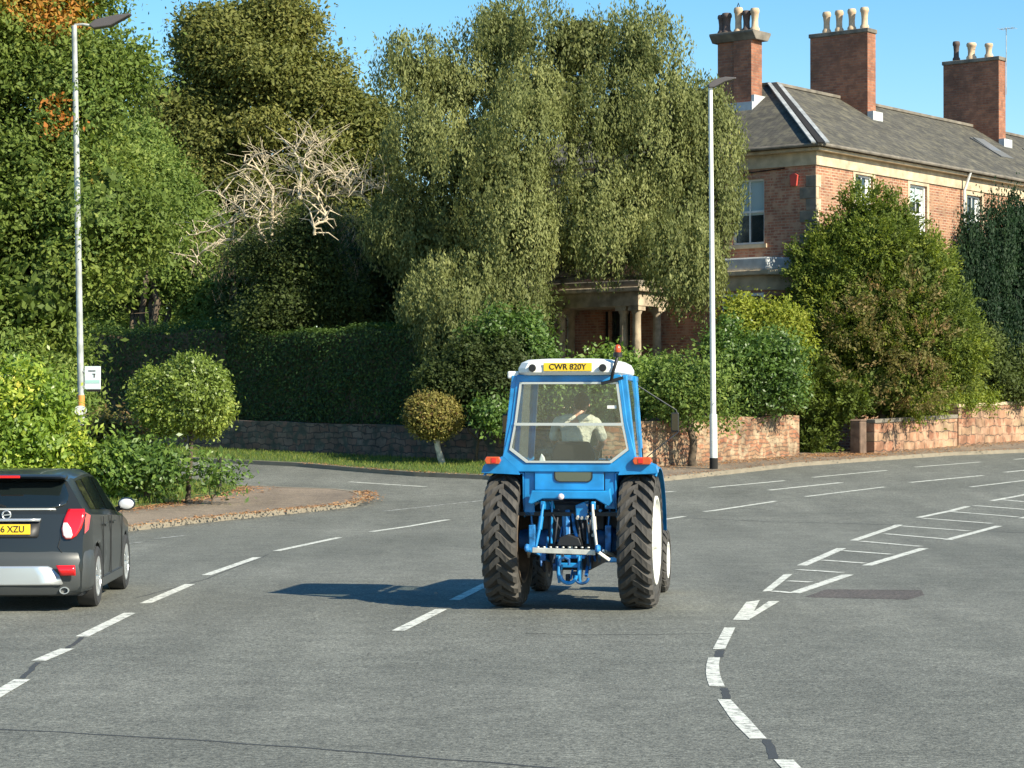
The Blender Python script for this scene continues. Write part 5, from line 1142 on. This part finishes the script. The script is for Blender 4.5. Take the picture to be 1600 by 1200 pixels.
pj = [(0, .08, 1.50, .15, .12), (0, .07, 1.68, .14, .10), (.01, .10, 1.88, .17, .11), (.02, .15, 2.04, .14, .09), (.03, .20, 2.11, .055), (.04, .26, 2.165, .058),      # 0 pelvis .. 5 skull base
      (.05, .30, 2.235, .076, .088), (.05, .30, 2.29, .070, .08),                                                                                     # 6,7 head
      (-.20, .15, 2.06, .065), (-.27, .28, 1.84, .047), (-.20, .50, 1.74, .038), (-.16, .60, 1.735, .026),                                              # 8-11 left arm
      (.23, .15, 2.05, .065), (.29, .30, 1.84, .047), (.22, .50, 1.75, .038), (.17, .60, 1.745, .026),                                                  # 12-15 right arm
      (-.10, .14, 1.51, .10), (-.16, .55, 1.54, .07), (-.16, .68, 1.18, .045), (-.16, .78, 1.11, .035),                                                 # 16-19 left leg
      (.10, .14, 1.51, .10), (.16, .55, 1.54, .07), (.16, .68, 1.18, .045), (.16, .78, 1.11, .035)]
pe = [(0, 1), (1, 2), (2, 3), (3, 4), (4, 5), (5, 6), (6, 7), (3, 8), (8, 9), (9, 10), (10, 11), (3, 12), (12, 13), (13, 14), (14, 15), (0, 16), (16, 17), (17, 18), (18, 19), (0, 20), (20, 21), (21, 22), (22, 23)]
for sd, wi, wx in ((-1, 11, -.16), (1, 15, .17)):          # hands closing on the wheel: palm, four fingers, thumb
    b0 = len(pj); zz = 1.745; pj.append((wx * .97, .645, zz + .005, .030, .015)); pe.append((wi, b0))
    for k in range(4):
        fx = wx * .97 + (k - 1.5) * .019; ln = (.030, .036, .033, .026)[k]; i0 = len(pj)
        pj += [(fx, .645 + ln, zz + .018, .009), (fx, .655 + ln * 1.3, zz - .002, .008), (fx, .645 + ln, zz - .018, .007)]; pe += [(b0, i0), (i0, i0 + 1), (i0 + 1, i0 + 2)]
    i0 = len(pj); pj += [(wx * .97 - sd * .032, .64, zz - .005, .010), (wx * .97 - sd * .036, .665, zz - .012, .008)]; pe += [(b0, i0), (i0, i0 + 1)]
ML = Matrix.Rotation(R(-9.2), 4, 'Z'); off = Vector((.685, 25.5, 0))
driver = skinned('person', pj, pe, V['skin'], None); driver.location = off; driver.rotation_euler = (0, 0, R(-9.2))
tag(driver, 'person in a grey beige shirt with dark hair driving the blue tractor, seen from behind', 'person')
face = MB(); hc = Vector((.04, .28, 2.31))
face.ball((.05, .395, 2.24), (.013, .022, .02)); face.ball((-.03, .30, 2.24), (.012, .02, .028)); face.ball((.13, .30, 2.24), (.012, .02, .028)); face.build('face_features', V['skin'], driver, smooth=60)
ey = MB(); ey.ball((.02, .38, 2.265), (.012, .008, .008)); ey.ball((.08, .38, 2.265), (.012, .008, .008)); ey.box(.03, .07, .375, .382, 2.197, 2.203); ey.build('eyes_and_mouth', V['hair'], driver)
hr = MB(); hr.ball((.05, .285, 2.28), (.09, .10, .094), 20, 14); hr.ball((.05, .24, 2.225), (.075, .055, .07), 16, 10); hro = hr.build('hair', V['hair'], driver, smooth=60)
tj = [(a, b, c, r * 1.13 + .006, (q[0] * 1.13 + .006) if q else r * 1.13 + .006) for (a, b, c, r, *q) in pj[:4]] + [(.025, .18, 2.09, .082, .07)]
sj = tj + [(*pj[8][:3], .086), (-.235, .215, 1.95, .066), (*pj[9][:3], .06)] + [(*pj[12][:3], .086), (.26, .225, 1.94, .066), (*pj[13][:3], .06)]
skinned('shirt', sj, [(0, 1), (1, 2), (2, 3), (3, 4), (3, 5), (5, 6), (6, 7), (3, 8), (8, 9), (9, 10)], V['shirt'], driver)
skinned('trousers', [(0, .08, 1.49, .165, .135)] + [(a, b, c, r * 1.12 + .006) for (a, b, c, r, *q) in pj[16:19]] + [(a, b, c, r * 1.12 + .006) for (a, b, c, r, *q) in pj[20:23]], [(0, 1), (1, 2), (2, 3), (0, 4), (4, 5), (5, 6)], V['jeans'], driver)
yk = MB()
for s in (-1, 1): yk.ball((.02 + s * .085, .155, 2.075), (.125, .105, .062), 18, 12)
yk.build('shirt_yoke', V['shirt'], driver, smooth=60)
bt = MB()
for s in (-1, 1): bt.ball((s * .16, .84, 1.09), (.045, .12, .04))
bt.build('boots', V['black'], driver, smooth=60)

# ---- dark car : x right, y forward, origin under the middle of the rear bumper
CR = empty('car', (-5.44, 24.78, 0), R(2.6)); tag(CR, 'dark grey five-door compact car leaving the left edge of the picture', 'car')
ip = lambda x, pts: float(np.interp(x, [p[0] for p in pts], [p[1] for p in pts]))
WYR, WYF, AR = .78, 3.33, .385
def sect(y):
    w_ = ip(y, [(0, .815), (.12, .85), (.4, .878), (1.2, .885), (3.2, .885), (3.8, .86), (4.1, .78), (4.25, .60)])
    roof = ip(y, [(0, 1.45), (.38, 1.465), (1.0, 1.505), (1.6, 1.52), (2.2, 1.50), (2.45, 1.44), (3.15, .985), (3.6, .93), (4.1, .80), (4.25, .62)])
    belt = min(ip(y, [(0, 1.09), (1, 1.04), (2.6, .97), (3.15, .93), (3.6, .87), (4.1, .74), (4.25, .55)]), roof - .03)
    wr = ip(y, [(0, .56), (.38, .57), (1, .60), (2.3, .58), (3.15, .72), (4.1, .62), (4.25, .5)])
    za = .22
    for wy in (WYR, WYF):
        if abs(y - wy) < AR: za = max(za, .335 + math.sqrt(max(AR ** 2 - (y - wy) ** 2, 0)))
    return [(0, .2), (.66, .2), (.66, za), (w_ - .012, za), (w_, max(.5, za + .02) if belt > .8 else .4), (w_ * 1.0, max(.76, za + .04) if belt > .82 else belt - .1), (w_ * .985, belt - .035), (w_ * .95, belt), (wr + .035, roof - (.07 if roof - belt > .2 else .01)), (wr * .88, roof - .012), (0, roof)]
RY = [.05, .03, .03, .02, .0, .05, .11, .14, .36, .38, .38]
ys = [0, .18, .32] + [WYR - AR, WYR - AR + .001] + [WYR + AR * math.cos(R(a)) for a in (165, 140, 115, 90, 65, 40, 15)] + [WYR + AR - .001, WYR + AR, 1.5, 1.9, 2.3, 2.6, 2.9] + [WYF - AR, WYF - AR + .001] + [WYF + AR * math.cos(R(a)) for a in (165, 140, 115, 90, 65, 40, 15)] + [WYF + AR - .001, WYF + AR, 3.9, 4.1, 4.25]
ys = sorted(ys)
vs = []; NL = 11
def lvl(y, k):
    yy = y + (RY[k] * max(0, 1 - y / .5)) if y < .5 else y
    p = sect(yy if k >= 6 else y)[k]; return (p[0], yy, p[1])
for s in (1, -1):
    for y in ys:
        for k in range(NL): p = lvl(y, k); vs.append((p[0] * s, p[1], p[2]))
n = len(ys); fs = []
for s in (0, 1):
    o_ = s * n * NL
    for i in range(n - 1):
        for k in range(NL - 1): fs.append((o_ + i * NL + k, o_ + (i + 1) * NL + k, o_ + (i + 1) * NL + k + 1, o_ + i * NL + k + 1))
body = MB().add(vs, fs)
def rear_pt(t, k):
    p = lvl(0, k); return (t * p[0], p[1] - .055 * (1 - t * t) * (k < 9), p[2])
TT = [-1, -.8, -.5, -.2, 0, .2, .5, .8, 1]; g = [rear_pt(t, k) for k in range(1, 10) for t in TT]
body.add(g, [(r * 9 + c, r * 9 + c + 1, r * 9 + c + 10, r * 9 + c + 9) for r in range(8) for c in range(8)])
body.add([lvl(0, 9), lvl(0, 10), (-lvl(0, 9)[0], *lvl(0, 9)[1:])], [(0, 1, 2)])
fr_ = [lvl(4.25, k) for k in range(NL)]; body.add([(a, b, c) for a, b, c in fr_] + [(-a, b, c) for a, b, c in fr_], [(k, k + 1, NL + k + 1, NL + k) for k in range(NL - 1)])
me_b = body.build('body', V['paint'], CR)
bm = bmesh.new(); bm.from_mesh(me_b.data); bmesh.ops.remove_doubles(bm, verts=bm.verts, dist=.0012); bmesh.ops.recalc_face_normals(bm, faces=bm.faces); bm.to_mesh(me_b.data); bm.free()
me_b.data.polygons.foreach_set('use_smooth', [True] * len(me_b.data.polygons)); me_b.data.set_sharp_from_angle(angle=R(30))
def ry(x, z):                        # rear surface
    zs = [lvl(0, k)[2] for k in range(4, 10)]; y0 = [lvl(0, k)[1] for k in range(4, 10)]; xs = [lvl(0, k)[0] for k in range(4, 10)]
    w_ = float(np.interp(z, zs, xs)); t = min(abs(x) / w_, 1); return float(np.interp(z, zs, y0)) - .055 * (1 - t * t)
def rpatch(name, rows, mat, par, eps=.006, th=.006, m=6):
    """rows: list of (z, x0, x1) ; a panel lying on the rear of the body"""
    g = []; 
    for z, x0, x1 in rows:
        for c in range(m + 1): x = x0 + (x1 - x0) * c / m; g.append((x, ry(x, z) - eps, z))
    o = MB().add(g, [(r * (m + 1) + c, r * (m + 1) + c + 1, (r + 1) * (m + 1) + c + 1, (r + 1) * (m + 1) + c) for r in range(len(rows) - 1) for c in range(m)]).build(name, mat, par, smooth=40, fix=True)
    s_ = o.modifiers.new('solid', 'SOLIDIFY'); s_.thickness = th; s_.offset = 0; return o
rw = rpatch('rear_window', [(1.115, -.50, .50), (1.135, -.585, .585), (1.17, -.63, .63), (1.25, -.635, .635), (1.33, -.60, .60), (1.38, -.575, .575), (1.395, -.56, .56)], V['carglass'], CR, m=12)
rpatch('window_rim', [(1.095, -.52, .52), (1.113, -.51, .51)], V['trim'], rw, eps=.009, m=10)
MB().bar((-.02, .10, 1.13), (-.28, .17, 1.20), .02, .02).build('rear_wiper', V['black'], rw)
sp_ = MB(); pf = [(.45, 1.478), (.20, 1.472), (.17, 1.455), (.20, 1.435), (.38, 1.43)]
g = []
for x in (-.60, -.56, -.3, 0, .3, .56, .60):
    e = .05 * (1 - (x / .62) ** 2); dz = -.012 * (abs(x) > .58) - .01 * (x / .6) ** 2
    g += [(x, y - (e if y < .3 else 0) + (.06 if abs(x) > .58 and y < .3 else 0), z + dz) for y, z in pf]
sp_.add(g, [(r * 5 + c, r * 5 + c + 1, (r + 1) * 5 + c + 1, (r + 1) * 5 + c) for r in range(6) for c in range(4)] + [tuple(range(5)), tuple(range(34, 29, -1))]); spo = sp_.build('spoiler', V['paint'], CR, smooth=40)
MB().box(-.13, .13, .112, .13, 1.438, 1.466).build('brake_light', V['red'], spo, bevel=.004)
for s in (-1, 1):
    rp_ = lambda rows: [(z, s * a, s * b) for z, a, b in rows]
    tl_ = rpatch('tail_light', rp_([(.785, .635, .70), (.82, .60, .75), (.90, .59, .80), (1.0, .615, .825), (1.07, .64, .83), (1.10, .65, .82)]), V['red'], CR, eps=.018, th=.02)
    rpatch('reversing_lens', rp_([(.795, .64, .695), (.83, .61, .71), (.90, .60, .69), (.96, .61, .65)]), V['clear'], tl_, eps=.031, th=.005)
    # wrap onto the side
    g = [(s * (lvl(y, 5)[0] + .006), y, z) for z, y in ((.86, .06), (.86, .12), (1.04, .30), (1.07, .16))]
    MB().add([(s * .835, .045, .84), (s * .862, .16, .88), (s * .868, .27, 1.03), (s * .83, .13, 1.07)], [(0, 1, 2, 3)]).build('side_lens', V['red'], tl_)
    rpatch('reflector', rp_([(.40, .60, .76), (.51, .55, .75)]), V['red'], CR, eps=.075, th=.02)
rpatch('tailgate_trim', [(.975, -.36, .36), (1.005, -.37, .37)], V['alloy'], CR, eps=.03, th=.02)
rpatch('plate_recess', [(.80, -.33, .33), (.82, -.345, .345), (.97, -.36, .36)], V['black'], CR, eps=.005)
np_ = MB().box(-.26, .26, -.012, .0, .835, .945).build('number_plate', V['plate'], CR, bevel=.004); np_.location = (0, ry(0, .89) - .012, 0)
text('YE66 XZU', .098, 'lettering', V['black'], np_, (0, -.0135, .89), (R(90), 0, 0), .0012, .92)
bdg = MB(); bdg.lathe([(.045, -.004), (.052, 0), (.045, .006), (.038, 0)], 20, Matrix.Translation((0, ry(0, 1.04) - .02, 1.045)) @ Matrix.Rotation(R(90), 4, 'X'), closed=True); bdg.bar((-.04, ry(0, 1.04) - .02, 1.04), (.04, ry(0, 1.04) - .02, 1.05), .012, .012); bdg.build('badge', V['alloy'], CR, smooth=50)
for s in (-1, 1):                    # tailgate shut line
    g = [(s * .575, .775), (s * .555, .70), (s * .60, .64)]
    a = MB(); 
    for (xa, za_), (xb, zb_) in zip([(s * .64, 1.11)] + [(s * .585, .90)] + g, [(s * .585, .90)] + g): a.bar((xa, ry(xa, za_) - .003, za_), (xb, ry(xb, zb_) - .003, zb_), .008, .008)
    a.build('shut_line', V['black'], CR)
# bumper : a band swept round the back
plan = [(-.892, .38), (-.885, .20), (-.85, .07), (-.76, .0), (-.5, -.04), (0, -.06), (.5, -.04), (.76, .0), (.85, .07), (.885, .20), (.892, .38)]
prof = [(.10, .17), (.03, .19), (-.01, .28), (-.02, .42), (-.015, .56), (.01, .63), (.05, .665)]
g = []
for (x, y) in plan:
    k = abs(x) / .892
    for (d, z) in prof: g.append((x * (1 - (d if k > .9 else 0) * .6), y + d, z + (.05 * max(0, k - .8) / .2 if z < .25 else 0)))
m = len(prof); bu = MB().add(g, [(r * m + c, r * m + c + 1, (r + 1) * m + c + 1, (r + 1) * m + c) for r in range(len(plan) - 1) for c in range(m - 1)]).build('rear_bumper', V['bumper'], CR, smooth=45)
sk_ = MB(); rows = [(.295, .60), (.31, .62), (.40, .58), (.48, .50), (.50, .46)]
g = [(x * f, -.085 - .0 + .02 * f * f, z) for z, x in rows for f in (-1, -.6, 0, .6, 1)]
o = sk_.add(g, [(r * 5 + c, r * 5 + c + 1, r * 5 + c + 6, r * 5 + c + 5) for r in range(4) for c in range(4)]).build('skid_plate', V['alloy'], bu, smooth=40); q = o.modifiers.new('solid', 'SOLIDIFY'); q.thickness = .02
ex_ = MB(); ex_.lathe([(.026, .12), (.03, -.01), (.038, -.01), (.04, .12)], 18, Matrix.Translation((.63, -.03, .235)) @ Matrix.Rotation(R(-90), 4, 'X') @ Matrix.Scale(1.35, 4, (1, 0, 0)), closed=True); ex_.build('exhaust_tip', V['alloy'], CR, smooth=50)
MB().box(-.80, .80, .10, 4.0, .17, .26).build('underbody', V['black'], CR)
# side glass, doors, sill cladding, handles
def side(y, f, s, e=.006):
    a = Vector(lvl(y, 7)); b_ = Vector(lvl(y, 8)); p = a.lerp(b_, f); return (s * (p.x + e), p.y, p.z + e * .4)
for s in (-1, 1):
    def glasspanel(name, y0, y1, ft0, ft1, par=CR):
        m_ = 6; g = []
        for j, f in enumerate((.07, .4, .7, .93)):
            for c in range(m_ + 1):
                q = j / 3; ya = y0 + ft0 * q; yb = y1 - ft1 * q; g.append(side(ya + (yb - ya) * c / m_, f, s))
        return MB().add(g, [(r * 7 + c, r * 7 + c + 1, r * 7 + c + 8, r * 7 + c + 7) for r in range(3) for c in range(6)]).build(name, V['carglass'], par, smooth=40)
    glasspanel('quarter_window', .58, .95, .12, 0)
    for nm, y0, y1, f0, f1, d0, d1 in (('rear_door', 1.02, 1.80, 0, 0, 1.18, 1.84), ('front_door', 1.88, 2.85, 0, .45, 1.86, 2.86)):
        dd = MB()
        xx = s * .889
        for (ya, za_, yb, zb_) in ((d0, .30, d0, .98), (d1, .30, d1, .98), (d0, .30, d1, .30)): dd.bar((xx, ya, za_), (xx, yb, zb_), .008, .008)
        do = dd.build(nm, V['black'], CR); glasspanel('window', y0, y1, f0, f1, do)
        MB().bar((s * .90, d0 + .08, .88), (s * .90, d0 + .26, .885), .02, .028).build('handle', V['paint'], do, bevel=.005)
    MB().box(min(s * .80, s * .895), max(s * .80, s * .895), WYR + AR + .02, WYF - AR - .02, .19, .31).build('sill', V['bumper'], CR, bevel=.02)
    mh = MB(); mh.ball((s * .985, 2.52, 1.07), (.105, .075, .078), 16, 10); mh.bar((s * .86, 2.55, 1.0), (s * .95, 2.53, 1.04), .03, .06); mo = mh.build('door_mirror', V['paint'], CR, smooth=60)
    MB().ball((s * .987, 2.462, 1.07), (.088, .02, .062), 18, 10).build('mirror_glass', V['mirror'], mo, smooth=60)
    for wy in (WYR, WYF):
        T = Matrix.Translation((s * .785, wy, .335)); t = MB()
        t.lathe([(.215, -.10), (.30, -.11), (.33, -.09), (.337, -.05), (.337, .05), (.33, .09), (.30, .11), (.215, .10)], 40, T, axis='x'); wo_ = t.build('wheel', V['rubber_car'], CR, smooth=40)
        r_ = MB(); r_.lathe([(.225, s * .085), (.225, s * .10), (.205, s * .104), (.195, s * .08), (.19, -s * .06)], 40, T, axis='x')
        for k in range(5):
            for e in (-.09, .09):
                a = 2 * math.pi * k / 5 + e; b2 = 2 * math.pi * k / 5 + e * 1.8
                r_.bar(T @ Vector((s * .098, .04 * math.cos(a), .04 * math.sin(a))), T @ Vector((s * .09, .205 * math.cos(b2), .205 * math.sin(b2))), .026, .03, up=(1, 0, 0))
        r_.lathe([(.0001, s * .106), (.05, s * .102), (.055, s * .07)], 20, T, axis='x'); r_.build('rim', V['alloy'], wo_, smooth=40)
        MB().lathe([(.0001, s * .02), (.15, s * .02), (.15, -s * .02)], 24, T, axis='x').build('brake_disc', V['steel'], wo_)
hl = MB()
for s in (-1, 1): hl.add([(s * .45, 4.22, .62), (s * .72, 4.08, .64), (s * .76, 4.02, .74), (s * .50, 4.20, .72)], [(0, 1, 2, 3)])
hl.build('headlight', V['clear'], CR)
wsn = MB(); wsn.add([(-.62, 3.13, 1.008), (.62, 3.13, 1.008), (.56, 2.47, 1.44), (-.56, 2.47, 1.44)], [(0, 1, 2, 3)]); wsn.build('windscreen', V['carglass'], CR)

# like things share a group
for o in bpy.data.objects:
    if o.parent is None and not o.get('kind'):
        k = o.name.split('.')[0]
        g_ = {'street_lamp': 'street lamps along the road', 'garden_wall': 'stone garden walls', 'laurel_bush': 'laurel bushes', 'shrub': 'garden shrubs by the road'}.get(k)
        if g_: o['group'] = g_
